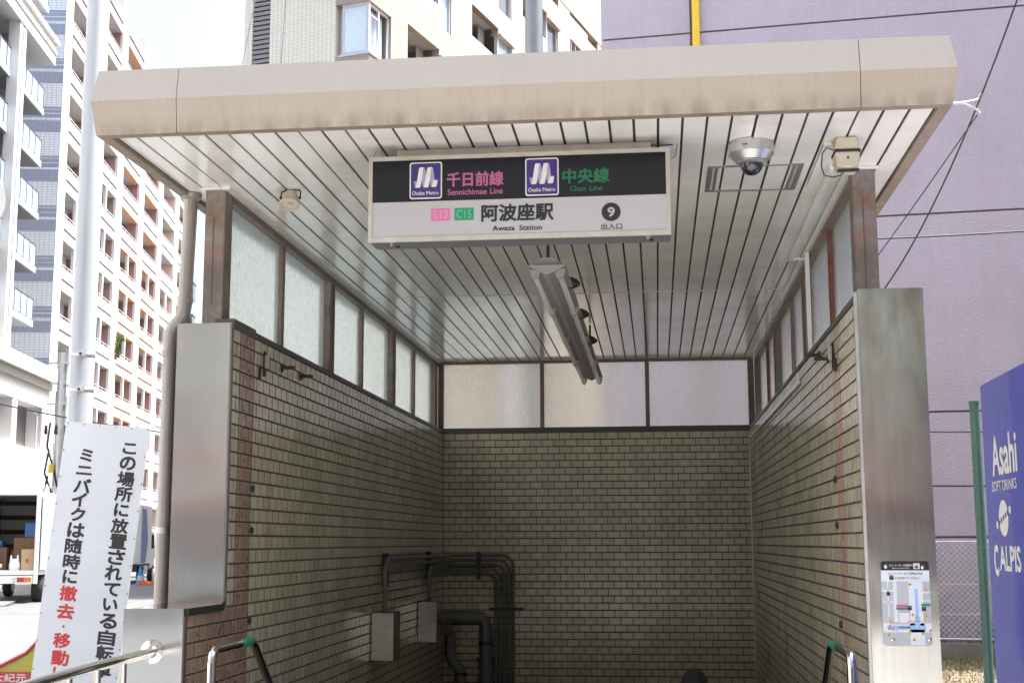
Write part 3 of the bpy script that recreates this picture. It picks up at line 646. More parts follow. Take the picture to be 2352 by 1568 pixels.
cd = thing('cable_duct', 'slim cream cable duct running along the ceiling edge and down the right wall', 'cable duct', (2.98, 1.5, CEIL))
MB().box(2.895, 2.93, -.40, .30, CEIL - .02, CEIL - .002, STRIP).build('duct_run', cd)
MB().box(2.972, 3.0, .0, 2.10, CEIL - .02, CEIL - .002, STRIP).build('duct_run', cd)
MB().box(2.972, 3.075, 2.10, 2.13, CEIL - .022, CEIL - .002, STRIP).build('duct_run', cd)
MB().box(3.052, 3.078, 1.86, 1.886, WT - .002, CEIL - .022, STRIP).build('duct_run', cd)
MB().box(W - .022, W - .009, 2.05, 2.075, 2.54, 2.60, STRIP).box(W - .022, W - .009, 2.0, 6.5, 2.52, 2.545, STRIP).build('duct_run', cd)

# ------------------------------------------------------------------ fluorescent lamp row
fl = thing('fluorescent_lamp', 'long row of unlit twin fluorescent tubes hanging below the ceiling', 'lamp', (1.585, 2.5, CEIL))
zl = 2.93; xc = 1.578
segs = [(.19, 1.33), (1.34, 2.48), (2.49, 3.63), (3.64, 4.80)]
MB().prism([(xc - .1, zl + .0), (xc + .1, zl + .0), (xc + .0, zl - .052)], 'y', .155, .185, LAMPW).build('end_cap', fl)
for (a, b) in segs:
    MB().prism([(xc - .095, zl), (xc - .095, zl - .006), (xc - .035, zl - .012), (xc, zl - .030), (xc + .035, zl - .012), (xc + .095, zl - .006), (xc + .095, zl), (xc + .03, zl + .045), (xc - .03, zl + .045)], 'y', a, b, LAMPW).build('reflector', fl)
    for s in (-1, 1):
        MB().tube([(xc + s * .064, a + .02, zl - .047), (xc + s * .064, b - .02, zl - .047)], .0145, TUBE, 14).build('fluorescent_tube', fl, True)
        for y in (a + .0, b - .028):
            MB().prism([(xc + s * .064 - .028, zl - .015), (xc + s * .064 + .028, zl - .015), (xc + s * .064 + .019, zl - .052), (xc + s * .064, zl - .066), (xc + s * .064 - .019, zl - .052)], 'y', y, y + .028, LAMPW).build('socket', fl)
for y in (.235, 4.6):
    MB().tube([(xc, y, zl + .04), (xc, y, CEIL - .01)], .009, DARKRED, 10).build('hanger_rod', fl, True)
for y in (.75, 1.75, 2.85):
    MB().lathe([(.0, .0), (.034, .0), (.033, .012), (.024, .038), (.010, .058), (0, .062)], (xc + .075, y, zl + .022), DARKRED, 16, (1, 0, -.12)).build('bracket', fl, True)

# ------------------------------------------------------------------ hooks, bolts on walls
def hook(loc, sgn, label):
    t = thing('wall_hook', label, 'hook', loc)
    x, y, z = loc
    MB().lathe([(.0, 0), (.026, .0), (.022, .006), (.008, .012)], (x, y, z), HOLE, 14, (sgn, 0, 0)).build('rose', t, True)
    MB().tube([(x + sgn * .01, y, z), (x + sgn * .05, y, z + .002), (x + sgn * .075, y, z + .001)], [.008, .011, .009], HOLE, 10).build('peg', t, True)
hook((.008, .90, 2.53), 1, 'dark iron peg on the left tiled wall, nearer of the two pegs')
hook((.008, 1.30, 2.53), 1, 'dark iron peg on the left tiled wall, farther of the two pegs')
hook((W - .008, .62, 2.49), -1, 'dark iron peg on the right tiled wall, nearer and lower peg')
hook((W - .008, .98, 2.56), -1, 'dark iron peg on the right tiled wall, farther and higher peg')
for sgn, x, y, z, lab in ((1, .008, .535, 2.50, 'worn dark metal latch plate beside the left pegs'), (-1, W - .008, .40, 2.475, 'worn dark metal latch plate beside the right pegs')):
    t = thing('latch_plate', lab, 'bracket', (x, y, z))
    MB().box(x, x + sgn * .012, y, y + .024, z - .065, z + .075, HOLE).build('plate', t, bevel=.004); MB().box(x, x + sgn * .03, y + .004, y + .02, z - .02, z + .055, GALV).build('tongue', t, bevel=.004)
    MB().box(x, x + sgn * .012, y - .085, y - .062, z - .09, z - .02, HOLE).build('plate', t, bevel=.003)
for sgn, x, y, z, lab in ((1, .008, .40, 1.83, 'upper dark iron stud on the left wall beside the brown stripe'), (1, .008, .40, 1.615, 'middle dark iron stud on the left wall beside the brown stripe'), (1, .008, .40, 1.155, 'lowest dark iron stud on the left wall behind the handrail'),
                           (-1, W - .008, .53, 1.86, 'upper dark iron stud on the right wall beside the pink stripe'), (-1, W - .008, .53, 1.63, 'middle dark iron stud on the right wall beside the pink stripe'), (-1, W - .008, .53, 1.14, 'lowest dark iron stud on the right wall by the handrail')):
    m_ = MB(); m_.lathe([(.0, 0), (.020, .0), (.019, .006), (.010, .012), (0, .013)], (x, y, z), HOLE, 14, (sgn, 0, 0)); tag(m_.build('wall_stud', None, True), lab, 'stud')
# diagonal scratch marks: old sealed crack on left wall
m_ = MB()
cr = [(.98, 2.42), (1.06, 2.36), (1.13, 2.29), (1.22, 2.2), (1.3, 2.13), (1.38, 2.07), (1.5, 1.97), (1.6, 1.9), (1.75, 1.78), (1.85, 1.7), (2.0, 1.6), (2.15, 1.5), (2.3, 1.38), (2.45, 1.28), (2.6, 1.17)]
for i in range(len(cr) - 1):
    if i % 3 == 2: continue
    (a, b), (c, d) = cr[i], cr[i + 1]; m_.poly([(.0046, a, b - .004), (.0046, c, d - .003), (.0046, c, d + .003), (.0046, a, b + .003)], GREYCON)
m_.build('crack_seal', lw)

# ------------------------------------------------------------------ pipes and boxes at back left
def arc(c, r, a0, a1, n=8):
    return [(c[0] + r * math.cos(R(a0 + (a1 - a0) * i / n)), c[1] + r * math.sin(R(a0 + (a1 - a0) * i / n))) for i in range(n + 1)]
cg = thing('conduit_bundle', 'bundle of dark conduits bending round the corner onto the end wall', 'conduit', (.4, BY, 0))
for i in range(5):
    z = 1.425 - i * .046; xr = .70 - i * .043; r = .11 - i * .008
    pts = [(.08, 3.64 if i < 2 else 5.57, z), (.08, BY - .14, z)] + [(.08 + .09 * (1 - math.cos(a)), BY - .14 + .09 * math.sin(a), z) for a in [k * math.pi / 16 for k in range(1, 8)]]
    pts += [(.17, BY - .05, z), (xr - r, BY - .05, z)] + [(xr - r + a, BY - .05, z - r + b) for a, b in arc((0, 0), r, 90, 0)] + [(xr, BY - .05, -1.2)]
    MB().tube(pts, .0165, GREYCON, 10).build('conduit', cg, True)
for (y, z, zb_) in ((3.52, 1.425, 1.035), (5.45, 1.333, 1.03)):
    for k in range(2):
        r = .12 - k * .04
        pts = [(.08, y + k * .1 + r, z - k * .046)] + [(.08, y + k * .1 + r - a, z - k * .046 - r + b) for a, b in arc((0, 0), r, 90, 180)][:0] + [(.08, y + r - r * math.sin(q * math.pi / 16), z - r + r * math.cos(q * math.pi / 16)) for q in range(1, 9)] + [(.08, y, zb_)]
        if k == 0: MB().tube(pts, .018, GREYCON, 10).build('conduit', cg, True)
for (x0, x1, y, z0, z1) in ((.345, .385, BY - .075, 1.19, 1.46), (.47, .80, BY - .075, .895, .925)):
    MB().box(x0, x1, y, y + .015, z0, z1, HOLE).build('clamp', cg)
for y in (3.75, 5.7): MB().box(.008, .055, y, y + .03, 1.22, 1.47, HOLE).build('clamp', cg)
for (y0, y1, z0, z1, lab) in ((3.394, 3.66, .70, 1.04, 'nearer stainless electrical box on the left wall, its lid edge folded'), (5.321, 5.59, .69, 1.035, 'farther stainless electrical box near the wall corner')):
    t = thing('electrical_box', lab, 'electrical box', (.06, (y0 + y1) / 2, z0))
    d = .17
    MB().box(.008, d, y0, y1, z0, z1, BOXST).build('box_body', t, bevel=.003)
    MB().box(.004 + .01, d - .004, y0 - .014, y0 - .001, z0 + .008, z1 - .006, BOXST).build('box_lid', t, bevel=.003)
for (pts, r, lab) in (([(.06, 6.0, .83), (.06, 6.45, .83), (.10, 6.56, .83), (.18, 6.6, .83), (.36, 6.6, .83), (.405, 6.6, .82), (.43, 6.6, .79), (.44, 6.6, .74), (.44, 6.6, -1.5)], .062, 'thick dark drain pipe with the elbow nearer the conduits'),
                      ([(.05, 6.0, .72), (.07, 6.35, .74), (.10, 6.42, .72), (.12, 6.45, .66), (.12, 6.45, .5), (.15, 6.45, .42), (.2, 6.46, .36), (.22, 6.46, .28), (.22, 6.46, -1.5)], .058, 'thick dark drain pipe dropping beside the wall corner')):
    t = thing('drain_pipe', lab, 'pipe', (pts[-1][0], pts[-1][1], -1.5))
    MB().tube(pts, r, GREYCON, 18).build('pipe_run', t, True)
    x, y = pts[-1][0], pts[-1][1]
    MB().lathe([(r + .006, 0), (r + .006, .03)], (x, y, .58 if x > .3 else .30), HOLE, 18).build('collar', t); MB().box(x - .09, x + .09, y - .01, y + .1, .42 if x > .3 else .1, .45 if x > .3 else .13, HOLE).build('clamp', t)

# ------------------------------------------------------------------ drainpipe outside left
dp = thing('downpipe', 'grey-brown rainwater downpipe with an offset bend outside the left pillar', 'downpipe', (-.35, .3, .1))
MB().tube([(-.283, .15, CEIL - .005), (-.287, .15, 3.2), (-.295, .15, 2.9), (-.298, .15, 2.76), (-.305, .15, 2.71), (-.325, .15, 2.68), (-.352, .15, 2.655), (-.366, .15, 2.62), (-.368, .15, 2.55), (-.37, .15, .1)], .036, PIPEG, 20).build('pipe_run', dp, True)
MB().lathe([(.036, 0), (.05, .008), (.055, .03)], (-.283, .15, CEIL - .033), PIPEG, 20).build('gutter_outlet', dp, True)
for z in (2.50, 2.77, 1.60): MB().lathe([(.039, 0), (.0395, .03)], (-.37 if z < 2.7 else -.297, .15, z), PIPEG if z != 1.60 else GALV, 20).build('pipe_collar', dp)

# ------------------------------------------------------------------ handrails
def bend(pts, r=.05, n=5):
    "round the corners of a polyline"
    P = [Vector(p) for p in pts]; out = [P[0]]
    for i in range(1, len(P) - 1):
        a = (P[i - 1] - P[i]).normalized(); b = (P[i + 1] - P[i]).normalized(); A = P[i] + a * r; B = P[i] + b * r
        for k in range(n + 1):
            t = k / n; out.append(A * (1 - t) ** 2 + P[i] * 2 * t * (1 - t) + B * t ** 2)
    out.append(P[-1]); return out
def handrail(x, y0, y1, lab):
    t = thing('handrail', lab, 'handrail', (x, y0, .116)); z = 1.085
    MB().tube(bend([(x, y0, .116), (x, y0, z), (x, y1, z), (x, y1 + 1.9, z - 1.05 - .45), (x, y1 + 2.6, z - 2.0)], .055), .0195, CHROME, 16).build('rail_tube', t, True)
    MB().tube([(x, y1 - .19, z), (x, y1 - .045, z)], .0212, GTAPE, 16).build('green_sleeve', t, True)
    MB().lathe([(.045, 0), (.04, .01)], (x, y0, .117), CHROME, 16).build('base_flange', t)
handrail(.155, -.60, .0, 'bent steel handrail with green sleeve beside the left tiled wall')
handrail(2.895, -.62, .0, 'bent steel handrail with green sleeve beside the right tiled wall')
gr = thing('guard_railing', 'polished steel guard railing fixed to the low pillar by a round flange', 'railing', (-.05, -1.4, .116))
MB().tube([(-.138, -.56, 1.075), (-.118, -.80, 1.073), (-.06, -1.35, 1.082), (.01, -1.95, 1.085), (.06, -2.4, 1.085)], .0205, CHROME, 16).build('top_rail', gr, True)
MB().lathe([(.0, 0), (.052, .0), (.052, .005), (.028, .009), (.022, .03)], (-.138, -.546, 1.075), STEEL, 28, (0, -1, 0)).build('wall_flange', gr, True)
for a in (0, 120, 240): MB().lathe([(.004, 0), (.004, .002)], (-.138 + .04 * math.cos(R(a + 90)), -.551, 1.075 + .04 * math.sin(R(a + 90))), HOLE, 8, (0, -1, 0)).build('screw', gr)
for x, y in ((-.104, -.95), (-.066, -1.30), (-.028, -1.64), (.012, -1.97)): MB().tube([(x, y, .116), (x, y, 1.07)], .016, CHROME, 14).build('baluster', gr, True)

# ------------------------------------------------------------------ map board on right pillar
mp_ = thing('map_board', 'elevator location guide map screwed to the right steel pillar', 'map', (3.17, -.372, 1.1))
x0, x1, z0, z1 = 3.069, 3.274, 1.104, 1.464; ym = -.3735
m_ = MB(); rr = []
for cx, cz, a0 in ((x1 - .012, z1 - .012, 0), (x0 + .012, z1 - .012, 90), (x0 + .012, z0 + .012, 180), (x1 - .012, z0 + .012, 270)):
    for k in range(5): rr.append((cx + .012 * math.cos(R(a0 + 22.5 * k)), cz + .012 * math.sin(R(a0 + 22.5 * k))))
m_.prism(rr, 'y', ym - .005, ym, PALEY); m_.build('board', mp_)
def mx(px): return x0 + (px - 85) / 745 * (x1 - x0)
def mz(py): return z1 - (py - 150) / 1290 * (z1 - z0)
yq = ym - .0058
def mrect(a, b, c, d, mtl, e=0): return MB().box(mx(a), mx(b), yq - e - .0003, yq - e, mz(d), mz(c), mtl)
m_ = MB(); m_.poly([(p[0], yq, p[1]) for p in rr if p[1] > z1 - .013] + [(x0, yq, mz(290)), (x1, yq, mz(290))], INK); m_.build('title_band', mp_)
mrect(86, 829, 292, 460, MAPLIGHT).build('notice_band', mp_)
roads = MB()
for (a, b, c, d) in ((265, 320, 462, 1080), (86, 265, 585, 615), (86, 265, 765, 785), (175, 192, 462, 1000), (500, 720, 462, 1430), (86, 829, 1095, 1235), (340, 500, 940, 1090), (720, 829, 615, 640), (720, 829, 745, 765)):
    for o_ in (0,): roads.box(mx(a), mx(b), yq - .0004, yq, mz(d), mz(c), MAPLIGHT)
roads.build('road_print', mp_)
w_ = MB()
for (a, b, c, d) in ((590, 640, 570, 1010), (150, 740, 1130, 1190), (575, 655, 1000, 1130)): w_.box(mx(a), mx(b), yq - .0008, yq - .0004, mz(d), mz(c), MAPBLUE)
w_.build('canal_print', mp_)
for (a, b, c, d, mt) in ((300, 465, 815, 852, MAG), (300, 465, 856, 892, GREENB), (683, 829, 800, 835, GREENB)): mrect(a, b, c, d, mt, .001).build('line_print', mp_)
for (a, c) in ((470, 830), (688, 842), (213, 367)): mrect(a, a + 66, c, c + 68, INK, .001).build('lift_symbol', mp_); text('↓↑', mp_, WHITEP, mx(a + 14), mx(a + 52), mz(c + 30), mz(c + 8), yq - .0016, 0, 'arrow_print')
mrect(590, 688, 180, 270, WHITEP, .001).build('lift_symbol', mp_); text('↓↑', mp_, INK, mx(612), mx(664), mz(218), mz(188), yq - .0016, 0, 'arrow_print'); mrect(615, 662, 225, 258, INK, .0014).build('lift_car_print', mp_)
text('エレベーター位置案内', mp_, WHITEP, mx(215), mx(578), mz(230), mz(195), yq - .001, .012); text('Elevator Location Guide', mp_, WHITEP, mx(262), mx(528), mz(264), mz(244), yq - .001, .01)
text('エレベーターをご利用の方は', mp_, INK, mx(195), mx(728), mz(358), mz(320), yq - .001, .01); text('におまわりください。', mp_, INK, mx(305), mx(680), mz(428), mz(388), yq - .001, .01)
red = MB()
for (a, b, c, d) in ((205, 350, 1102, 1108), (350, 470, 1102, 1108), (470, 720, 1062, 1068), (496, 502, 905, 1066), (716, 722, 925, 1066), (466, 472, 1062, 1108)): red.box(mx(a), mx(b), yq - .0014, yq - .001, mz(d), mz(c), REDP)
red.poly([(mx(190), yq - .0014, mz(1108)), (mx(172), yq - .0014, mz(1142)), (mx(208), yq - .0014, mz(1142))], REDP); red.build('route_print', mp_)
text('現在地', mp_, REDP, mx(158), mx(252), mz(1186), mz(1156), yq - .0012, .02); text('You are here', mp_, REDP, mx(158), mx(318), mz(1208), mz(1190), yq - .0012, .01)
text('千日前線 阿波座駅', mp_, INK, mx(300), mx(505), mz(1176), mz(1144), yq - .0012, .01)
for nn, a, c in (('1', 525, 505), ('2', 765, 583), ('3', 545, 968), ('4', 754, 986), ('5', 810, 1205), ('6', 690, 1256), ('7', 491, 1230), ('8', 552, 1346), ('9', 203, 1076), ('10', 168, 1276)):
    m_ = MB(); m_.poly([(mx(a) + .0066 * math.cos(2 * math.pi * k / 20), yq - .001, mz(c) + .0066 * math.sin(2 * math.pi * k / 20)) for k in range(20)], YEL); m_.build('exit_marker', mp_)
    hw = 8 if nn == '1' else (17 if nn == '10' else 11); text(nn, mp_, INK, mx(a - hw / 1.3), mx(a + hw / 1.3), mz(c + 15), mz(c - 15), yq - .0016, 0)
m_ = MB(); m_.poly([(mx(185) + .0085 * math.cos(R(a)), yq - .001, mz(650) + .0085 * math.sin(R(a))) for a in range(-150, 131, 20)], INK); m_.build('compass_print', mp_)
for a, c in ((167, 230), (732, 245), (222, 1343), (788, 1343)): MB().lathe([(.0, 0), (.0088, .0), (.008, .004), (.003, .006)], (mx(a), yq, mz(c)), CHROME, 16, (0, -1, 0)).build('screw', mp_, True)

# ------------------------------------------------------------------ white notice board and lamp pole on the left
pole = thing('lamp_pole', 'tall pale grey lamp pole with two steel bands behind the white notice board', 'pole', (-1.94, 2.6, .0))
MB().tube([(-1.94, 2.6, 0), (-1.94, 2.6, 1.5), (-1.94, 2.6, 7), (-1.94, 2.6, 9.5)], [.09, .089, .077, .072], POLE, 40).build('pole_shaft', pole, True)
for z in (2.86, 2.61):
    MB().lathe([(.0885, 0), (.0895, .002), (.0895, .02), (.0885, .022)], (-1.94, 2.6, z), GALV, 36).build('steel_band', pole)
    MB().box(-1.93, -1.88, 2.6 - .112, 2.6 - .085, z - .004, z + .026, GALV).box(-1.912, -1.90, 2.6 - .12, 2.6 - .1, z + .002, z + .02, HOLE).build('band_buckle', pole)
nb = thing('notice_board', 'tilted white notice board with vertical black and red Japanese writing', 'sign', (-1.75, 2.4, .4))
ang = R(5.45); TLc = Vector((-1.946, 2.4, 2.388))
BM = Matrix.Translation(TLc) @ Matrix.Rotation(ang, 4, 'Y')      # local x right, z up (down = negative)
BWd, BHt = .605, 2.0
m_ = MB(); q = [BM @ Vector(p) for p in ((0, 0, -BHt), (BWd, 0, -BHt), (BWd, 0, 0), (0, 0, 0))]; q2 = [v + Vector((0, .004, 0)) for v in q]
m_.rings([q, q2], WHITEPAINT); m_.build('board', nb)
BI = BM.inverted()
cols = ((
 'この場所に放置されている自転車', [(-1.482, 2.193), (-1.492, 2.092), (-1.501, 1.985), (-1.512, 1.883), (-1.523, 1.775), (-1.531, 1.669), (-1.537, 1.564), (-1.546, 1.459), (-1.56, 1.354), (-1.568, 1.244), (-1.575, 1.142), (-1.583, 1.034), (-1.591, 0.925), (-1.599, 0.822), (-1.608, 0.715)], 99),
 ('ミニバイクは随時に撤去・移動し', [(-1.789, 2.151), (-1.8, 2.047), (-1.809, 1.943), (-1.828, 1.849), (-1.831, 1.748), (-1.839, 1.641), (-1.852, 1.535), (-1.86, 1.429), (-1.867, 1.328), (-1.874, 1.218), (-1.887, 1.098), (-1.897, 0.998), (-1.904, 0.905), (-1.911, 0.79), (-1.921, 0.685)], 9))
small = {'こ': (.1, .075), 'の': (.115, .095), 'ニ': (.115, .06), 'ミ': (.09, .085), 'い': (.105, .082), '・': (.018, .018), 'イ': (.105, .098), 'て': (.115, .09), 'に': (.105, .09), 'ク': (.105, .095), 'し': (.075, .09)}
for s_, pos, redat in cols:
    for i, ch in enumerate(s_):
        w_, h = small.get(ch, (.124, .102)); L = BI @ Vector((pos[i][0], 2.4, pos[i][1]))
        text(ch, nb, REDP if i >= redat else INK, L.x - w_ / 2, L.x + w_ / 2, L.z - h / 2, L.z + h / 2, -.0015, .036, 'lettering', BM)
for i in range(6): 
    L = BM @ Vector((.015 + i * .115, -.001, -.012)); MB().lathe([(.005, 0), (.004, .003)], L, mat('rusty rivet', (.2, .08, .05), .7), 8, (0, -1, 0)).build('rivet', nb)
for i in range(1, 10):
    for xx in (.01, BWd - .01):
        L = BM @ Vector((xx, -.001, -.012 - i * .185)); MB().lathe([(.005, 0), (.004, .003)], L, MATS['rusty rivet'], 8, (0, -1, 0)).build('rivet', nb)
# round grey sign back at far left
rs = thing('round_sign', 'round grey road sign disc cut off by the left edge of the photo', 'sign', (-4.0, 4.72, 0))
MB().lathe([(.0, 0), (.30, .0), (.30, .004), (0, .004)], (-3.985, 4.72, 4.60), GALV, 40, (0, 1, 0)).build('disc', rs); MB().tube([(-3.985, 4.77, 0), (-3.985, 4.77, 4.95)], .03, POLE, 14).build('pole', rs, True)

# newspaper rack
nr = thing('newspaper_rack', 'yellow-green newspaper rack with red edging at the lower left corner', 'newspaper rack', (-2.35, 2.9, 0))
N0 = (-2.47, 2.60); 
m_ = MB(); m_.prism([(-2.62, .0), (-2.115, .0), (-2.10, .93), (-2.16, .88), (-2.24, .80), (-2.62, .62)], 'y', 2.58, 3.0, YSTAND); m_.build('rack_body', nr)
MB().tube([(-2.62, 2.575, .625), (-2.24, 2.575, .805), (-2.16, 2.575, .885), (-2.10, 2.575, .935)], .012, REDE, 8).build('edging', nr)
MB().box(-2.60, -2.20, 2.574, 2.579, .60, .68, REDE).build('title_panel', nr)
nr_m = Matrix.Identity(4); text('大紀元', nr, WHITEP, -2.47, -2.225, .612, .668, 2.5725, .02); text('THE EPOCH TIMES', nr, BROWN, -2.60, -2.21, .555, .575, 2.5765, .01)

# ------------------------------------------------------------------ person on the stairs
pe = thing('person', 'dark-haired person going down the stairs, only the top of the head in view', 'person', (2.31, 1.9, -.92))
px, py, pz = 2.31, 1.9, -.92
me = bpy.data.meshes.new('body')
J = [(0, 0, .92), (0, 0, 1.12), (0, .01, 1.36), (0, .015, 1.47), (0, 0, 1.56), (0, 0, 1.66),
     (.17, .01, 1.40), (.22, .03, 1.15), (.22, -.08, .92), (-.17, .01, 1.40), (-.22, .02, 1.14), (-.23, .08, .92),
     (.09, 0, .88), (.10, .06, .50), (.10, .02, .09), (.10, .16, .04), (-.09, 0, .88), (-.10, -.10, .52), (-.10, -.22, .17), (-.10, -.08, .12)]
E_ = [(0, 1), (1, 2), (2, 3), (3, 4), (4, 5), (2, 6), (6, 7), (7, 8), (2, 9), (9, 10), (10, 11), (0, 12), (12, 13), (13, 14), (14, 15), (0, 16), (16, 17), (17, 18), (18, 19)]
RR = [.15, .14, .15, .055, .08, .085, .06, .045, .035, .06, .045, .035, .09, .06, .042, .035, .09, .06, .042, .035]
me.from_pydata([(a, b, c) for a, b, c in J], E_, []); bo = bpy.data.objects.new('body', me); COL.objects.link(bo); bo.parent = pe
sk = bo.modifiers.new('skin', 'SKIN'); 
for i, d in enumerate(me.skin_vertices[0].data): d.radius = (RR[i], RR[i] * (.75 if i < 3 else 1)); d.use_root = (i == 0)
bo.modifiers.new('sub', 'SUBSURF').levels = 2; me.materials.append(SHIRT)
m_ = LMB(); rings = []
for k in range(15):
    a = math.pi * k / 14; z = 1.60 + .118 * math.cos(a); r = math.sin(a)
    rings.append([(.085 * r * math.cos(2 * math.pi * j / 28) * (1 + .015 * math.sin(9 * j + k)), -.005 + .1 * r * math.sin(2 * math.pi * j / 28), z) for j in range(28)])
m_.rings(rings, HAIR); m_.build('hair', pe, True)
m_ = LMB()
for k in range(420):
    a = random.uniform(0, 2 * math.pi); b = random.uniform(-.2, 1.0); r = math.sqrt(max(0, 1 - b * b)); P = Vector((.084 * r * math.cos(a), -.005 + .099 * r * math.sin(a), 1.60 + .116 * b)); n_ = Vector((r * math.cos(a), r * math.sin(a), b * .6 + .1)).normalized()
    t_ = n_.cross(Vector((random.random(), random.random(), -1))).normalized(); q = P + n_ * random.uniform(.004, .012) + Vector((0, 0, -.02)) + t_ * .012
    sd_ = n_.cross(t_) * .0022; m_.poly([P - sd_, P + sd_, q], HAIR)
m_.build('hair_strands', pe, kind='stuff')
m_ = LMB(); m_.lathe([(.0, 0), (.012, .0), (.014, .02), (.0, .03)], (.085, 0, 1.575), SKIN, 10); m_.lathe([(.0, 0), (.012, .0), (.014, .02), (.0, .03)], (-.085, 0, 1.575), SKIN, 10); m_.build('ear', pe, True)

# ================================================================== surroundings
def frame(name, label, cat, loc, az, group=None):
    "local +x runs along azimuth az (clockwise from +Y), local -y faces the viewer's side"
    return thing(name, label, cat, loc, R(90 - az), group)

# ---- apartment tower B
PARTW2 = mat('shaded partition', (.42, .43, .46), .5)
B = frame('apartment_tower', 'tall white apartment tower with salmon lower floors, orange soffits and slate-striped tile end', 'building', (-29.9, 60.8, 0), -10.56)
H = 2.8; Z0 = 23.73 - 7 * H; ROOF = 37.4; cols_x = [1.15 + 7.08 * i for i in range(6)]; OW = 5.4; OH = 1.56
def bl(): return LMB()
# body behind the recesses, pier and band grid
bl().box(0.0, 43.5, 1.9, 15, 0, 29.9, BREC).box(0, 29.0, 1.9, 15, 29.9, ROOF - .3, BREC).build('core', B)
def zcol(i): return ROOF if i < 4 else 30.2
xe = [0.0] + [c for c in cols_x[1:]] + [43.5]
for i, cx in enumerate(cols_x):
    nx = cols_x[i + 1] if i < 5 else 43.5; top = zcol(i)
    a = 0.0 if i == 0 else cols_x[i - 1] + OW
    bl().box(a + (.002 if i else 0), cx, 0, 1.9, 0, top, BWHITE).build('pier', B)
    if i in (2, 3): bl().box(a + .25, cx - .25, -.012, -.002, 0, 20.4, BSALMON).build('pier_facing', B)
    if i == 5: bl().box(cx + OW, 43.5, 0, 1.9, 0, top, BWHITE).build('pier', B)
    # ground part
    bl().box(cx, cx + OW, .02, 1.9, 0, Z0 - OH - .6, BWHITE).build('lower_wall', B)
    k = 0
    while True:
        zt = Z0 + k * H; zb = zt - OH
        if zt + .4 > top: break
        sal = i in (2, 3) and zb < 20
        wm = BSALMON if sal else BWHITE
        two = zt < 22 if i in (0, 1) else zt < 23
        if i == 1: two = zt < 25.5
        # parapet below the opening, lintel band above, groove between them
        bl().box(cx, cx + OW, .0, .16, zb - .62, zb, wm).build('parapet', B)
        bl().box(cx, cx + OW, .05, .45, zt + .0, zt + .62, BWHITE if not sal else BSALMON).build('lintel', B)
        bl().box(cx + .05, cx + OW - .05, -.01, .052, zt + .60, zt + .635, DRAIL).build('groove', B)
        bl().box(cx, cx + OW, .45, 1.9, zt + .02, zt + .25, BLIGHT).build('slab', B)
        bl().box(cx + .002, cx + OW - .002, .06, .5, zt - .02, zt - .002, BORANGE if i in (2, 3) else BLIGHT).build('soffit', B)
        bl().box(cx + OW - .02, cx + OW - .001, .17, 1.88, zb - .5, zt - .03, BREDW if i != 4 else BSALMON).build('reveal', B)
        if two:
            bl().box(cx + 2.6, cx + 2.85, .02, .2, zb, zt, BWHITE).build('mullion', B)
            bl().box(cx + 1.2, cx + 2.6, .9, 1.0, zb - .6, zt, BLUEP).build('screen', B)
            bl().box(cx + 3.9, cx + 4.7, 1.0, 1.1, zb - .6, zt, PARTW2).build('partition', B)
        else:
            bl().box(cx + 2.9, cx + 3.15, 1.1, 1.2, zb - .6, zt, BLIGHT).build('jamb', B)
            bl().box(cx + 3.2, cx + 5.0, 1.2, 1.3, zb - .6, zt, PARTW2).build('partition', B)
            bl().box(cx + .1, cx + 2.9, 1.84, 1.88, zb - .6, zt - .05, BREDW if i in (2, 3) else BREC).build('back_wall', B)
        if random.random() < .5: bl().box(cx + (.25 if two else 1.6), cx + (1.1 if two else 2.6), 1.2 if two else 1.80, 1.25 if two else 1.83, zb - .6, zt - .1, random.choice([CURT, DGLASS, DGLASS, CURTG])).build('curtain', B)
        if random.random() < .35: bl().box(cx + 3.0, cx + 3.75, .35, .65, zb - .5, zb + .12, FRAMEW).build('air_conditioner', B)
        if random.random() < .22: bl().box(cx + .8, cx + 2.0 + random.random(), .5, .53, zb + .1, zt - .25, random.choice([CURT, PARTW, BLUEC, CARD])).build('laundry', B)
        rl = bl().box(cx + .1, cx + OW - .5, .0, .04, zb + .16, zb + .19, FRAMEW)
        for q in range(5): rl.box(cx + .3 + q * 1.1, cx + .34 + q * 1.1, .0, .04, zb, zb + .16, FRAMEW)
        rl.build('railing', B)
        k += 1
    bl().box(cx - .0, cx + OW, .0, 1.88, zt - .0 if zt < top else top - .8, top, BWHITE).build('parapet', B) if zt - .0 < top else None
# far right column of glazed corner windows and tower end with tile stripes
for k in range(8):
    z = Z0 + k * H; bl().box(41.9, 43.3, -.45, .0, z - 1.5, z - .1, DGLASS).box(41.85, 43.35, -.5, .02, z - .1, z + .02, DRAIL).build('corner_window', B)
bl().box(-.12, 0, .06, 9.5, 0, ROOF + 2, TILEBL).build('tile_face', B)
bl().box(-.118, 1.8, 9.5, 9.9, 0, ROOF, TILEBL).box(-.1, 1.8, 9.9, 13, 0, ROOF, BREC).build('recess_wall', B)
for k in range(-1, 12):
    zb = 1.6 + k * 2.78 + .0
    for (a, b_) in ((0, .62), (.80, .99), (1.07, 1.24), (1.30, 1.40)):
        bl().box(-.135, -.12, .06, 9.5, zb + a, zb + b_, TILEDK).build('tile_band', B)
    bl().box(-.142, -.136, 2.6, 2.64, zb - 1.4, zb + 1.4, DRAIL).build('joint', B)

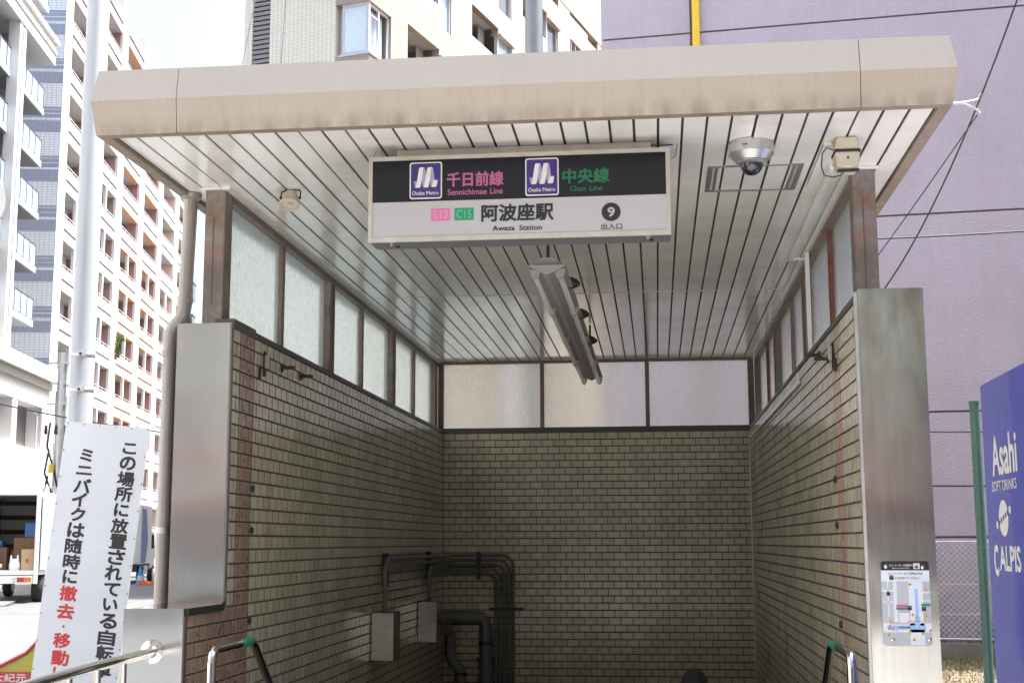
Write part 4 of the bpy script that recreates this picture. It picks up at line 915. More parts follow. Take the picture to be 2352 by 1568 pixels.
# ---- apartment block A with glass balconies, in front of the tower
A = frame('apartment_block', 'white apartment block with glass balconies over a stepped white podium at the left edge', 'building', (-28.0, 54.5, 0), -10.56)
HA = 2.67; ZA = 11.99
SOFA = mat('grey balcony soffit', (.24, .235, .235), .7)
RECD = mat('shaded balcony wall', (.10, .10, .115), .5)  # wall colour darkened to stand for the shade under the slabs
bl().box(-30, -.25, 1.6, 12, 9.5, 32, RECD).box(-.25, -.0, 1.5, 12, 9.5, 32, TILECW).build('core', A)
for k in range(-0, 8):
    z = ZA + k * HA
    if k == 5: 
        bl().box(-30, .25, -.45, 1.6, z, z + 1.35, BWHITE).box(-30, .35, -.6, -.4, z + 1.05, z + 1.3, BWHITE).box(-30, .3, -.52, -.44, z + .55, z + .7, BWHITE).build('cornice', A); continue
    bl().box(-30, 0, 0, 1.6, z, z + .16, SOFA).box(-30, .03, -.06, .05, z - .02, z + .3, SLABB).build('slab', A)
    bl().box(-2.6, -1.7, .5, 1.2, z - .03, z - .002, SLABB).build('ceiling_hatch', A)
    for q in range(9):
        x1 = -.02 - q * 1.02
        bl().box(x1 - .95, x1, -.02, .0, z + .36, z + 1.32, PALEGLASS).build('glass_panel', A)
    rl = bl().box(-30, .02, -.04, .02, z + 1.33, z + 1.37, DRAIL)
    for q in range(10): rl.box(-.05 - q * 1.02, .02 - q * 1.02, -.04, .02, z + .3, z + 1.33, DRAIL)
    rl.box(0, .03, -.03, 1.5, z + 1.33, z + 1.37, DRAIL); rl.build('railing', A)
    bl().box(-6.5, -1.35, 1.56, 1.6, z + .2, z + 2.3, DGLASS).build('window', A)
    bl().box(-1.36, -1.30, 1.2, 1.3, z + .16, z + HA, FRAMEW).build('downpipe', A)
    bl().box(-3.9, -3.84, .1, 1.55, z + .16, z + HA, PARTW).build('partition', A)
for x in (-5.6, -5.0): bl().box(x, x + .42, -.4, .1, 9.9, ZA + 5 * HA, BWHITE).build('portal_column', A)
# podium, proud of the tower
PY = -.8
bl().box(-30, .2, 0, 12, 0, 9.5, BWHITE).build('podium_core', A)
bl().box(-30, .95, PY - .35, 0, 9.3, 9.95, BWHITE).box(-30, .8, PY - .15, 0, 8.9, 9.3, TILECW).build('podium_cornice', A)
for (z0, z1) in ((8.0, 8.9), (5.55, 5.95), (3.6, 4.9), (4.9, 5.55), (0, 1.1)): bl().box(-30, .8 if z0 != 4.9 else .72, PY, .0, z0, z1, BWHITE).build('podium_band', A)
for (z0, z1) in ((5.95, 8.0), (1.1, 3.6)):
    for x in (.25, -4.6, -9.5): bl().box(x - .45, x + .3, PY + .02, .0, z0, z1, BWHITE).build('podium_pier', A)
    bl().box(-30, .2, -.04, -.01, z0, z1, mat('dark recess panel', (.13, .12, .13), .5)).build('podium_recess', A)
    bl().tube([(-.45, PY + .2, z0), (-.45, PY + .2, z1 - .35), (-.6, PY + .2, z1 - .28), (-1.2, PY + .2, z1 - .28)], .05, FRAMEW, 8).build('downpipe', A)
rl = bl().box(-12, .7, PY - .1, PY - .06, 2.05, 2.1, DRAIL)
for q in range(18): rl.box(.6 - q * .7, .64 - q * .7, PY - .1, PY - .06, 1.1, 2.05, DRAIL)
rl.build('fence_railing', A)
lf = bl()
for k in range(60):
    a = random.uniform(0, 6.28); r = random.uniform(.15, .5); c = (-1.6 + random.uniform(-.5, .5), PY - .3, 2.0 + random.uniform(-.2, .25)); e = (c[0] + r * math.cos(a), c[1] - .1, c[2] + abs(r * math.sin(a)))
    lf.poly([c, ((c[0] + e[0]) / 2 - .05, c[1] - .06, (c[2] + e[2]) / 2 + .03), e, ((c[0] + e[0]) / 2 + .05, c[1] - .05, (c[2] + e[2]) / 2 - .03)], LEAF)
lf.build('planter_leaves', A, kind='stuff')

# ---- beige tiled block C behind the canopy
C = frame('apartment_block', 'cream tiled apartment block with curtained corner window rising behind the canopy', 'building', (-6.43, 32.0, 0), 15.1)
HC = 2.8; ZC = 16.47
RC = 25.3
# left (x=0) face: main wall proud of the corner window bay
bl().box(1.0, 1.02, 4.22, 4.5, 0, RC + 4, TILEC).build('end_wall', C)
bl().box(.0 - .0, 3.4, 4.22, 4.5, 0, RC + 6, TILEC).box(0, 3.4, 1.18, 3.56, 0, RC + 6, TILEC).box(.35, 3.4, 3.56, 4.22, 0, RC + 6, TILEC).build('end_wall', C)
for k in range(70):
    z = 13.0 + k * .16
    bl().prism([(.04, z), (.16, z + .02), (.16, z + .13), (.02, z + .1)], 'y', 3.57, 4.21, LOUV).build('louvre_slat', C)
# corner window bays (0..1.5 along x; 0..1.0 along y) per floor
for k in range(-1, 5):
    z = ZC + k * HC; zt = z + 1.7
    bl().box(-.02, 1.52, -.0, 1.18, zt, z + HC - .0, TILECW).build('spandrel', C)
    bl().box(-.06, 1.55, -.06, 1.05, z - .04, z + .03, FRAMEW).build('window_sill', C)
    bl().box(-.02, 1.52, -.02, 1.18, zt - .001, zt - .03, BORANGE).build('soffit', C) if 0 else None
    wv = bl()
    wv.box(.06, .16, .06, .16, z + .03, zt, FRAMEW)     # corner post
    wv.box(.08, .14, .93, 1.0, z + .03, zt, FRAMEW).box(.08, .14, .16, .93, zt - .12, zt, FRAMEW).box(.08, .14, .16, .93, z + .03, z + .14, FRAMEW)
    wv.box(.16, 1.45, .08, .14, zt - .08, zt, FRAMEW).box(.16, 1.45, .08, .14, z + .03, z + .09, FRAMEW).box(.72, .80, .07, .14, z + .09, zt - .08, FRAMEW).box(1.40, 1.46, .08, .14, z + .09, zt - .08, FRAMEW).box(.16, .72, .08, .13, z + 1.3, z + 1.35, FRAMEW)
    wv.build('window_frame', C)
    bl().box(.105, .11, .16, .93, z + .14, zt - .12, PALEGLASS if 0 else CURT).build('curtain', C)
    cu = bl(); n = 26
    for q in range(n):
        x0_ = .2 + (1.3 - .2) * q / n; x1_ = .2 + (1.3 - .2) * (q + 1) / n; cu.poly([(x0_, .24 + .05 * (q % 2), z + .12), (x1_, .24 + .05 * ((q + 1) % 2), z + .12), (x1_, .24 + .05 * ((q + 1) % 2), zt - .1), (x0_, .24 + .05 * (q % 2), zt - .1)], CURT)
    cu.build('curtain', C)
    bl().box(.16, 1.40, .50, .55, z, zt, DGLASS).build('room_back', C)
bl().box(1.48, 1.56, .0, .6, 0, RC, TILECW).build('reveal', C)
bl().box(.3, 1.5, .9, 1.19, 0, RC + 2.8, TILEC).build('return_wall', C)
# right face: wall segments and balcony recesses
UN = [(2.7, 5.2, 6.2), (8.1, 10.7, 12.1), (13.4, 16.3, 17.7), (19.4, 22.0, 23.4)]
bl().box(1.56, 8, 1.9, 4.4, 0, RC - .3, BREC).box(8, 30, 1.9, 8.5, 0, RC - .3, BREC).build('core', C)
prev = 1.56
for (a, b_, c) in UN:
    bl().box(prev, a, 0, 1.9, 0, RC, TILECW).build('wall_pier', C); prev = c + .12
    for k in range(-1, 4):
        z = ZC + k * HC; zt = z + 1.95
        if z > RC - 1.5: continue
        top = min(z + HC, RC)
        bl().box(a, b_, 0, .25, zt, top + .25 if top < RC else RC, TILECW).build('parapet', C)
        bl().box(a, b_, .25, 1.9, zt + .02, zt + .2, BLIGHT).build('slab', C)
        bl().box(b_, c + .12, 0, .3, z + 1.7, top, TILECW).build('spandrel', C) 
        bl().box(b_ - .1, c + .14, -.14, .3, z + 1.66, z + 1.70, ALU).build('window_hood', C)
        bl().box(b_ + .0, b_ + .14, .04, .18, z, z + 1.66, FRAMEW).box(c - .06, c, .04, .12, z, z + 1.66, FRAMEW).box(b_ + .14, c - .06, .05, .1, z, z + .06, FRAMEW).build('window_frame', C)
        bl().box(b_ + .14, c - .06, .12, .14, z + .05, z + 1.66, PALEGLASS if k % 2 else DGLASS).build('window_glass', C)
        bl().box(b_ - .6, b_ + .0, .60, .62, z, zt, CURTG).box(a + .3, b_ - .6, 1.2, 1.22, z, zt, CURTG).build('curtain', C)
        bl().box(a, b_, .05, .08, z + .27, z + .72, PALEGLASS).box(a, b_, .04, .1, z + .72, z + .76, FRAMEW).build('glass_rail', C)
        bl().box(c, c + .12, .0, .6, z, z + 1.66, TILECW).build('reveal', C)
bl().box(prev, 30, 0, 1.9, 0, RC, TILECW).build('wall_pier', C)
bl().box(19.4, 22.0, .3, .35, 22.0, 22.8, BORANGE).build('hanging_laundry', C)
for k in range(4): bl().box(19.7 + k * .6, 19.75 + k * .6, .05, .1, 22.0, 24.4, FRAMEW).build('pole', C)
bl().box(0, 8, -.02, 4.4, RC, RC + .12, TILECW).box(8, 30, -.02, 8.5, RC, RC + .12, TILECW).build('roof_edge', C)
for i, (u, h) in enumerate(((20.5, 2.0), (21.8, 1.3), (22.6, .9), (24.0, 2.4))):
    P = Matrix.Translation((-6.43, 32, 0)) @ Matrix.Rotation(R(90 - 15.1), 4, 'Z') @ Vector((u, .6, RC))
    t = thing('roof_antenna', ['tallest-armed thin rooftop antenna at the left of the roof group', 'thin rooftop antenna with crossbars, second from the left', 'short rooftop antenna, third from the left', 'single tall rooftop mast nearest the lilac wall'][i], 'antenna', P, 0, 'antennas on the cream block roof')
    MB().tube([P, P + Vector((0, 0, h))], .02, GALV, 6).build('mast', t)
    if i != 3:
        for q in range(3): MB().tube([P + Vector((-.2, 0, h - .1 - .12 * q)), P + Vector((.2, 0, h - .05 - .12 * q))], .012, GALV, 5).build('crossbar', t)

# ---- lilac building D
D = frame('lilac_building', 'windowless lilac stucco building wall filling the right background', 'building', (1.43, 12.2, 0), 96.1)
# local x to the right, local -y would face away: flip by using +y as outward? azimuth 96.1 -> left normal (+y) points away from viewer
gz = [0.05, 1.60, 3.25, 5.95, 8.80, 10.4]
for (xa, xb) in ((0, 1.29), (1.42, 11), (11.03, 22)):
    for k in range(5):
        bl().box(xa, xb, 0, .3, gz[k] + .014, gz[k + 1] - .014, PURPLE).build('stucco_panel', D)
bl().box(.03, 22, .02, 9, 0.05, 10.38, PURPLED).build('core', D)
bl().box(-.0, .02, .3, 9, .05, 10.4, PURPLE).build('side_wall', D)
bl().box(1.30, 1.41, .012, .2, .05, 10.4, PURPLED).build('expansion_joint', D)
t = thing('yellow_pipe', 'bright yellow vertical pipe cover on the lilac wall above the canopy', 'pipe', (2.79, 11.95, 6.4)); MB().tube([(2.80, 12.0, 6.4), (2.80, 12.0, 10.6)], .055, YPIPE, 20).build('pipe_run', t, True)
for k in range(2): MB().box(2.74, 2.86, 12.0, 12.1, 6.6 + k * 2.9, 6.64 + k * 2.9, GALV).build('clamp', t)
# street pole seen above the canopy, and one behind the wired glass
POLE2 = mat('grey steel pole', (.20, .215, .235), .35, .3, var=.1, nscale=3)
t = thing('street_pole', 'thick grey steel pole rising behind the middle of the canopy', 'pole', (.71, 9.2, 0)); MB().tube([(.71, 9.2, 0), (.71, 9.2, 12)], [.118, .106], POLE2, 36).build('pole_shaft', t, True)
t = thing('street_pole', 'slim grey pole seen blurred through the left pane of the wired glass', 'pole', (.43, 8.9, 0)); MB().tube([(.43, 8.9, 0), (.43, 8.9, 4.0)], .07, POLE, 24).build('pole_shaft', t, True)

# ---- chain link fence
cf = thing('chain_link_fence', 'white chain link fence on a low concrete base in front of the lilac wall', 'fence', (7, 11.3, .05))
fx0, fx1 = 3.7, 12; fy = lambda x: 11.55 - .107 * (x - 5.7)
e = Vector((1, -.107, 0)).normalized(); Zb, Zt_ = .30, 1.545; nw = MB(); step = .072; Hh = Zt_ - Zb
u = fx0 - Hh
while u < fx1:
    for s in (1, -1):
        pts = []
        x = u
        nseg = 17
        for q in range(nseg + 1):
            xx = u + Hh * q / nseg; zz = Zb + Hh * q / nseg if s > 0 else Zt_ - Hh * q / nseg
            if fx0 <= xx <= fx1: pts.append((xx, fy(xx) + .004 * (-1) ** q, zz))
        if len(pts) > 1: nw.tube(pts, .004, MESHW, 3, False)
    u += step
nw.build('wire_mesh', cf, kind='stuff')
for z in (Zb + .01, .62, 1.0, Zt_): MB().tube([(fx0, fy(fx0), z), (fx1, fy(fx1), z)], .004 if z < 1.5 and z > .4 else .008, MESHW, 6).build('tension_wire', cf)
for x in (4.3, 6.9, 8.9, 10.9): MB().tube([(x, fy(x) + .03, .05), (x, fy(x) + .03, 1.56)], .022, MESHW, 10).build('fence_post', cf)
MB().prism([(fx0, fy(fx0) - .06), (fx1, fy(fx1) - .06), (fx1, fy(fx1) + .1), (fx0, fy(fx0) + .1)], 'z', .05, .255, CONC).build('concrete_base', cf)

# ---- green post and vending machine
t = thing('green_post', 'green painted steel post standing beside the blue drinks machine', 'post', (3.535, -.1, 0))
MB().tube([(3.555, -.15, .11), (3.555, -.15, 2.17)], .0215, GREENP, 20).build('post_shaft', t, True); MB().lathe([(.024, 0), (.024, .012), (0, .014)], (3.555, -.15, 2.168), GREENP, 20).build('post_cap', t)
vm = thing('vending_machine', 'glossy blue drinks vending machine side with white Asahi and Calpis lettering', 'vending machine', (3.6, -.6, .116), 0)
V0 = Vector((3.544, -0.322, 0)); vdir = Vector((-.02, -1, 0))
VMm = Matrix.Translation(V0) @ Matrix.Rotation(math.atan2(vdir.y, vdir.x), 4, 'Z')   # local x towards the viewer along the side panel
tmp = []
def vbox(x0, x1, y0, y1, z0, z1, mtl, name, bev=0):
    m_ = MB().box(x0, x1, y0, y1, z0, z1, mtl); m_.v = [tuple(VMm @ Vector(v)) for v in m_.v]; return m_.build(name, vm, bevel=bev)
vbox(0, .95, .0, .9, .16, 2.233, BLUEV, 'side_panel', .006)
vbox(.03, .92, .03, .87, .116, .16, BLACKP, 'plinth')
# lettering runs towards the viewer (local x), reads from the far edge to the near edge
def vtext(s, a, b, z0, z1, bold=.01): return text(s, vm, WHITEP, a, b, z0, z1, -.0012, bold, 'lettering', VMm)
def fit(u): return u
vtext('Asahi', .16, .59, 1.82, 1.99, .022); vtext('SOFT DRINKS', .135, .56, 1.757, 1.80, .014)
m_ = MB(); m_.poly([tuple(VMm @ Vector((.31 + .083 * math.cos(a), -.0012, 1.643 + .075 * math.sin(a)))) for a in [2 * math.pi * k / 36 for k in range(36)]], WHITEP)
for k in range(7):
    ca = (.31 - .114 + .038 * k, 1.615 + .010 * k); mt = WHITEP if k in (0, 6) else BLUEV; rr_ = .019 if k in (0, 6) else .014
    m_.poly([tuple(VMm @ Vector((ca[0] + rr_ * math.cos(a), -.0018, ca[1] + rr_ * .9 * math.sin(a)))) for a in [2 * math.pi * j / 16 for j in range(16)]], mt)
m_.build('brand_emblem', vm); vtext('C', .10, .18, 1.40, 1.535, .03); vtext('ALPIS', .20, .56, 1.425, 1.53, .03)

# ---- cables on the right and left
def cable(pts, r, label, sag=0, n=14):
    a, b = Vector(pts[0]), Vector(pts[1]); P = [a.lerp(b, k / n) - Vector((0, 0, sag * 4 * (k / n) * (1 - k / n))) for k in range(n + 1)]
    o = MB().tube(P, r, WIRE, 6).build('overhead_cable'); tag(o, label, 'cable'); return o
cable([(4.02, 5.2, 3.60), (4.60, 2.4, 5.2)], .007, 'twisted black cable sagging steeply across the lilac wall, the thickest', .2)
cable([(4.02, 5.2, 3.95), (4.47, 3.2, 4.60)], .005, 'thin black cable joining the sagging cable on the lilac wall', .01)
cable([(3.9, 5.6, 4.24), (5.9, 5.6, 4.30)], .009, 'straight black cable crossing level in front of the lilac wall', .01)
cable([(5.2, 11.6, 2.27), (8.0, 11.25, 2.25)], .012, 'lower black cable strung along the lilac wall above the fence', .01)
cable([(5.2, 11.6, 2.98), (8.0, 11.25, 2.93)], .008, 'upper thin cable strung along the lilac wall above the fence', .01)
cable([(-14.5, 24.0, 5.1), (-8.2, 22.9, 3.95)], .02, 'black cable crossing the street between the white buildings', .1)
cable([(-9.8, 31.5, 19.0), (-8.0, 24, 12.2)], .014, 'left thin cable slanting down across the louvred tile wall', .1)
cable([(-8.8, 31.0, 18.2), (-6.9, 24, 12.2)], .014, 'right thin cable slanting down across the louvred tile wall', .1)

# ---- utility pole far down the street
up_ = thing('utility_pole', 'distant grey utility pole with transformer and looping cables on the street', 'utility pole', (-17.95, 36.6, 0))
UP = Vector((-17.95, 36.6, 0))
MB().tube([UP, UP + Vector((0, 0, 8.0))], [.2, .15], GALV, 16).build('pole_shaft', up_, True)
for z, w_ in ((7.6, .5), (6.9, .35), (6.2, .45)): MB().box(UP.x - w_, UP.x + w_ * .5, UP.y - .1, UP.y - .02, z, z + .07, GALV).build('crossarm', up_)
MB().lathe([(.13, 0), (.13, .55), (.05, .6)], UP + Vector((.3, -.1, 4.0)), GALV, 14).build('transformer', up_)
for k in range(4):
    z0_ = 5.6 - k * .9; MB().tube([UP + Vector((-.25, -.2, z0_)), UP + Vector((-.3 - .05 * k, -.25, z0_ - .8)), UP + Vector((-.1, -.25, z0_ - 1.4)), UP + Vector((.1, -.2, z0_ - 2.2))], .035, WIRE, 6).build('cable', up_, True)
for k in range(3): MB().lathe([(.05, 0), (.06, .1), (.04, .3)], UP + Vector((-.4 + .35 * k, -.2, 5.2)), WIRE, 8).build('insulator', up_)
MB().lathe([(.1, 0), (.1, .3)], UP + Vector((-.12, -.25, 3.9)), YEL, 10).build('cable_marker', up_)

# ---- trucks
def wheel(mb_parent, x, y, z, r, w_, name='wheel'):
    m_ = LMB(); m_.lathe([(r * .6, 0), (r * .95, .01), (r, .05), (r, w_ - .05), (r * .95, w_ - .01), (r * .6, w_)], (x, y, z), TYRE, 24, (0, 1, 0)); w = m_.build(name, mb_parent, True)
    m_ = LMB(); m_.lathe([(.0, .02), (r * .3, .01), (r * .58, .04), (r * .6, 0.0)], (x, y - .01, z), GALV, 16, (0, 1, 0)); m_.build('rim', w, True); return w
tr = frame('delivery_truck', 'open white delivery truck with cardboard boxes and a lowered tail lift at the left edge', 'truck', (-14.17, 27.6, 0), -14)
# local x forward, +y left, origin at the rear right ground corner
TW, TL_, F0, T0 = 2.05, 4.4, .86, 2.93
b_ = bl(); b_.box(0, TL_, 0, .05, F0, T0, TRUCKW); b_.build('side_panel', tr)
bl().box(0, TL_, TW - .05, TW, F0, T0, TRUCKW).build('side_panel', tr); bl().box(0, TL_, .05, TW - .05, T0 - .08, T0, TRUCKW).build('roof_panel', tr); bl().box(-.02, TL_, .0, TW, F0 - .12, F0, TRUCKW).build('floor_deck', tr); bl().box(TL_ - .05, TL_, .05, TW - .05, F0, T0 - .08, TRUCKW).build('front_panel', tr)
bl().box(-.06, 0, 0, .1, F0 - .35, T0 + .02, TRUCKW).box(-.06, 0, .1, TW, T0 - .1, T0 + .04, TRUCKW).box(-.06, 0, TW - .1, TW, F0 - .35, T0, TRUCKW).build('door_frame', tr)
bl().box(.02, .95, -.09, -.04, F0 + .02, T0 - .05, TRUCKW).box(.30, .36, -.11, -.09, F0 + .1, T0 - .1, FRAMEW).build('open_door', tr)
for k in range(4): 
    z = F0 + .55 + k * .42; bl().box(.1, TL_ - .1, TW - .09, TW - .055, z, z + .13, WOODB).build('cargo_rail', tr); bl().box(TL_ - .09, TL_ - .055, .1, TW - .1, z, z + .13, WOODB).build('cargo_rail', tr)
rk = bl()
for (a, b__) in (((.0, .05), (TL_, .05)), ((.0, TW - .05), (TL_, TW - .05)), ((.0, .05), (0, TW - .05))):
    rk.tube([(a[0], a[1], T0 + .18), (b__[0], b__[1], T0 + .18)], .015, GALV, 6)
for q in range(8): rk.tube([(q * .6, .05, T0), (q * .6, .05, T0 + .18)], .012, GALV, 6)
for q in range(4): rk.tube([(0, .05 + q * .6, T0), (0, .05 + q * .6, T0 + .18)], .012, GALV, 6)
rk.build('roof_rack', tr)
bl().box(-.08, .02, .12, 1.0, F0 - .34, F0 - .14, TRUCKW).build('bumper', tr); bl().box(-.08, .02, 1.35, TW, F0 - .34, F0 - .14, TRUCKW).build('bumper', tr)
bl().box(-.095, -.08, .14, .32, F0 - .30, F0 - .18, TAILO).build('tail_lamp', tr); bl().box(-.095, -.08, .32, .50, F0 - .30, F0 - .18, TAILR).build('tail_lamp', tr); bl().box(-.095, -.08, .50, .62, F0 - .30, F0 - .18, FRAMEW).build('tail_lamp', tr)
pl_ = bl().box(-.10, -.085, 1.30, 1.62, F0 - .56, F0 - .36, GREENP).build('number_plate', tr)
TM_ = WM[tr.name]
text('25', tr, WHITEP, -1.43, -1.31, F0 - .52, F0 - .40, 0, .02, 'lettering', TM_ @ Matrix.Translation((-.105, 0, 0)) @ Matrix.Rotation(R(-90), 4, 'Z'))
bl().box(.1, 4.6, .15, TW - .15, F0 - .3, F0 - .13, TRUCKD).build('chassis', tr)
bl().box(TL_ + .05, TL_ + 1.6, .1, TW - .1, .45, 2.2, TRUCKW).build('cab', tr)
wheel(tr, 1.0, .0, .36, .36, .3); wheel(tr, 1.0, TW - .3, .36, .36, .3); wheel(tr, 5.0, .1, .36, .36, .22); wheel(tr, 5.0, TW - .32, .36, .36, .22)
m_ = bl(); m_.poly([(-.75, .35, .10), (-1.5, .45, .02), (-1.5, TW + .1, .02), (-.75, TW + .1, .10)], GALV); m_.poly([(-.75, .35, .06), (-1.5, .45, .0), (-1.5, TW + .1, .0), (-.75, TW + .1, .06)], GALV); m_.build('tail_lift', tr)
bl().tube([(-.75, .9, .1), (.1, .9, F0 - .3)], .03, GALV, 8).build('lift_arm', tr); bl().tube([(-.75, 1.3, .1), (.1, 1.3, F0 - .3)], .03, GALV, 8).build('lift_arm', tr)
def cargo(name, label, cat, x, y, w_, d, h, z, mtl, prt=None):
    P = TM_ @ Vector((x, y, z)); t = thing(name, label, cat, P, R(90 + 14))
    m_ = LMB(); m_.box(0, d, 0, w_, 0, h, mtl); m_.build('carton', t, bevel=.006)
    if prt: 
        mq = WM[t.name] @ Matrix.Translation((-.002, 0, 0)) @ Matrix.Rotation(R(-90), 4, 'Z')
        s_m = LMB(); s_m.poly([(-.001, w_ * .38, h * .55), (-.001, w_ * .62, h * .55), (-.001, w_ * .60, h * .38), (-.001, w_ * .5, h * .3), (-.001, w_ * .40, h * .38)], mat('brown ink', (.2, .12, .06), .8)); s_m.build('emblem_print', t)
    return t
cargo('cardboard_box', 'brown cardboard box with a printed shield at the truck tail, foremost', 'box', .05, .13, .32, .34, .55, F0, CARD, 1)
CARD2 = mat('shaded cardboard', (.17, .10, .05), .8)  # cardboard copy with the shade deep in the truck put into its colour
cargo('cardboard_box', 'big plain cardboard box standing deeper in the truck behind the shield box', 'box', .7, .15, .65, .6, .85, F0, CARD2)
cargo('cardboard_box', 'wide low cardboard box at the left inside the truck', 'box', .6, .95, .9, .5, .6, F0, CARD2)
cargo('blue_crate', 'blue plastic crate stacked high in the truck on the tall carton', 'crate', .75, .12, .42, .4, .38, F0 + .87, BLUEC)
cargo('blue_crate', 'blue plastic crate lying lower down in the truck on the wide carton', 'crate', .7, 1.1, .6, .4, .15, F0 + .62, BLUEC)
P = TM_ @ Vector((.05, .62, F0)); t = thing('plastic_bag', 'white knotted plastic bag beside the cardboard box on the truck', 'bag', P)
m_ = LMB(); m_.rings([[(.14 * r * math.cos(a) * (1 + .12 * math.sin(5 * a)), .1 * r * math.sin(a), z) for a in [2 * math.pi * j / 16 for j in range(16)]] for r, z in ((.8, 0), (1, .08), (.95, .2), (.6, .27), (.35, .3))], BAGW); m_.build('bag_body', t, True)
for s in (-1, 1): m_ = LMB(); m_.rings([[(s * .09 + .04 * r * math.cos(a), .02 * math.sin(a), z) for a in [2 * math.pi * j / 8 for j in range(8)]] for r, z in ((1, .24), (.7, .33), (.3, .40))], BAGW); m_.build('bag_handle', t, True)
for i, (y, lean) in enumerate(((.86, .16), (1.22, .05))):
    P = TM_ @ Vector((.06, y, F0)); t = thing('dolly', ['wheeled furniture dolly leaning slantwise beside the white bag', 'wheeled furniture dolly standing upright at the left in the truck'][i], 'dolly', P, R(90 + 14))
    m_ = LMB(); m_.prism([(-.02, 0), (.30 if i else .02, 0), (.30 + lean if i else .50, .62 - .1 * (1 - i)), (lean if i else .42, .64 - .1 * (1 - i))], 'x', 0, .04, mat('dark plywood', (.09, .06, .045), .7)); m_.build('deck', t, bevel=.008)
    for (a, z) in ((.06, .12), (.10 + lean * 1.5, .5)):
        m_ = LMB(); m_.lathe([(.045, 0), (.05, .01), (.05, .03), (.045, .04)], (-.07, a, z), BAGW, 14, (0, 1, 0)); m_.build('castor', t, True)

# second truck and third truck farther along
t2 = frame('box_truck', 'white box truck with a blue side stripe parked beyond the notice board', 'truck', (-17.9, 44.1, 0), -14)
bl().box(0, 3.0, 0, 1.9, .75, 3.05, TRUCKW).build('cargo_box', t2, bevel=.03)
m_ = bl(); m_.poly([(-.0, -.004, .80), (1.3, -.004, .80), (1.9, -.004, 1.6), (1.2, -.004, 2.9), (0, -.004, 2.9)], BLUEST); m_.build('blue_stripe', t2)
bl().box(.1, 4.4, .2, 1.7, .45, .73, TRUCKD).build('chassis', t2); bl().box(.8, 2.2, .02, .08, .35, .68, GALV).build('side_guard', t2)
m_ = bl(); m_.prism([(3.08, .5), (4.6, .5), (4.6, 1.3), (4.35, 2.05), (3.08, 2.1)], 'y', .05, 1.85, TRUCKW); m_.build('cab', t2, bevel=.05)
m_ = bl(); m_.prism([(3.35, 1.35), (4.42, 1.35), (4.22, 1.9), (3.35, 1.92)], 'y', .042, .06, DGLASS); m_.build('cab_window', t2)
wheel(t2, .9, .0, .34, .34, .25); wheel(t2, 3.9, .03, .34, .34, .2)
t3 = frame('box_truck', 'farther white box truck with its dark rear open, mostly behind the downpipe', 'truck', (-18.85, 53.2, 0), -14)
bl().box(.1, 4, .0, 1.9, .85, 3.2, TRUCKW).build('cargo_box', t3); bl().box(.08, .099, .1, 1.8, .95, 3.1, TRUCKD).build('dark_rear_panel', t3); bl().box(.0, .9, -.1, -.03, .9, 3.15, FRAMEW).build('open_door', t3); bl().box(.1, 5, .2, 1.7, .5, .83, TRUCKD).build('chassis', t3)  # dark panel on the solid box paints the shaded interior
wheel(t3, 1.0, .0, .36, .36, .25); wheel(t3, 4.6, .0, .36, .36, .25)
# cones and bicycle
def cone(loc, label):
    t = thing('traffic_cone', label, 'cone', loc, 0, 'blue cones by the parked trucks')
    m_ = LMB(); m_.box(-.2, .2, -.2, .2, 0, .035, CONEB); m_.build('cone_base', t); m_ = LMB(); m_.lathe([(.14, .035), (.03, .70), (.0, .71)], (0, 0, 0), CONEB, 20); m_.build('cone_body', t, True)
    m_ = LMB(); m_.lathe([(.122, .16), (.092, .34)], (0, 0, 0), WHITEP, 20); m_.build('label_band', t, True); return t
cone((-17.55, 43.2, 0), 'blue traffic cone nearest the notice board edge, in front of the blue-striped truck')
cone((-17.4, 44.5, 0), 'blue traffic cone between the bicycle wheel and the downpipe')
cone((-17.1, 44.4, 0), 'blue traffic cone half hidden by the downpipe')
bc = thing('bicycle', 'parked bicycle seen end-on by the truck cab with an orange block at its wheel', 'bicycle', (-17.15, 43.5, 0), R(80))
for x in (0, 1.0):
    m_ = LMB(); n = 28; m_.tube([(x + .31 * math.cos(2 * math.pi * k / n), 0, .33 + .31 * math.sin(2 * math.pi * k / n)) for k in range(n + 1)], .02, TYRE, 6); m_.build('wheel', bc, True)
m_ = LMB(); m_.tube([(0, 0, .33), (.35, 0, .35), (.75, 0, .78), (.3, 0, .75), (.35, 0, .35)], .016, GALV, 8).tube([(0, 0, .33), (.3, 0, .75)], .012, GALV, 8).tube([(1.0, 0, .33), (.8, 0, 1.0)], .016, GALV, 8); m_.build('bike_frame', bc, True)
m_ = LMB(); m_.tube([(.8, -.25, 1.02), (.8, 0, 1.0), (.8, .25, 1.02)], .013, GALV, 8); m_.build('handlebar', bc, True); m_ = LMB(); m_.box(.15, .4, -.07, .07, .84, .89, BLACKP); m_.build('saddle', bc, bevel=.02)
t = thing('wheel_chock', 'bright orange plastic chock lying on the road by the bicycle', 'chock', (-17.0, 42.6, 0)); m_ = LMB(); m_.prism([(-.35, 0), (.35, 0), (.28, .16), (.1, .08), (-.1, .18), (-.3, .14)], 'y', -.1, .1, ORANGEP); m_.build('chock_body', t, bevel=.02)

# hanging plant on a tower balcony
hp = MB(); c0 = Vector((-32.45, 75.9, 14.9))
for k in range(260):
    t_ = random.random(); p = c0 + Vector((random.gauss(0, .12) + .35 * (1 - t_) - .2, -.35 + random.gauss(0, .1), -1.5 * t_ + random.gauss(0, .08))); d1 = Vector((random.gauss(0, .1), random.gauss(0, .05), random.gauss(0, .1)))
    hp.poly([p, p + d1, p + d1 + Vector((.06, 0, .07)), p + Vector((.06, 0, .05))], LEAF)
tag(hp.build('hanging_plant'), 'green trailing plant hanging over a salmon balcony of the tower', 'plant')

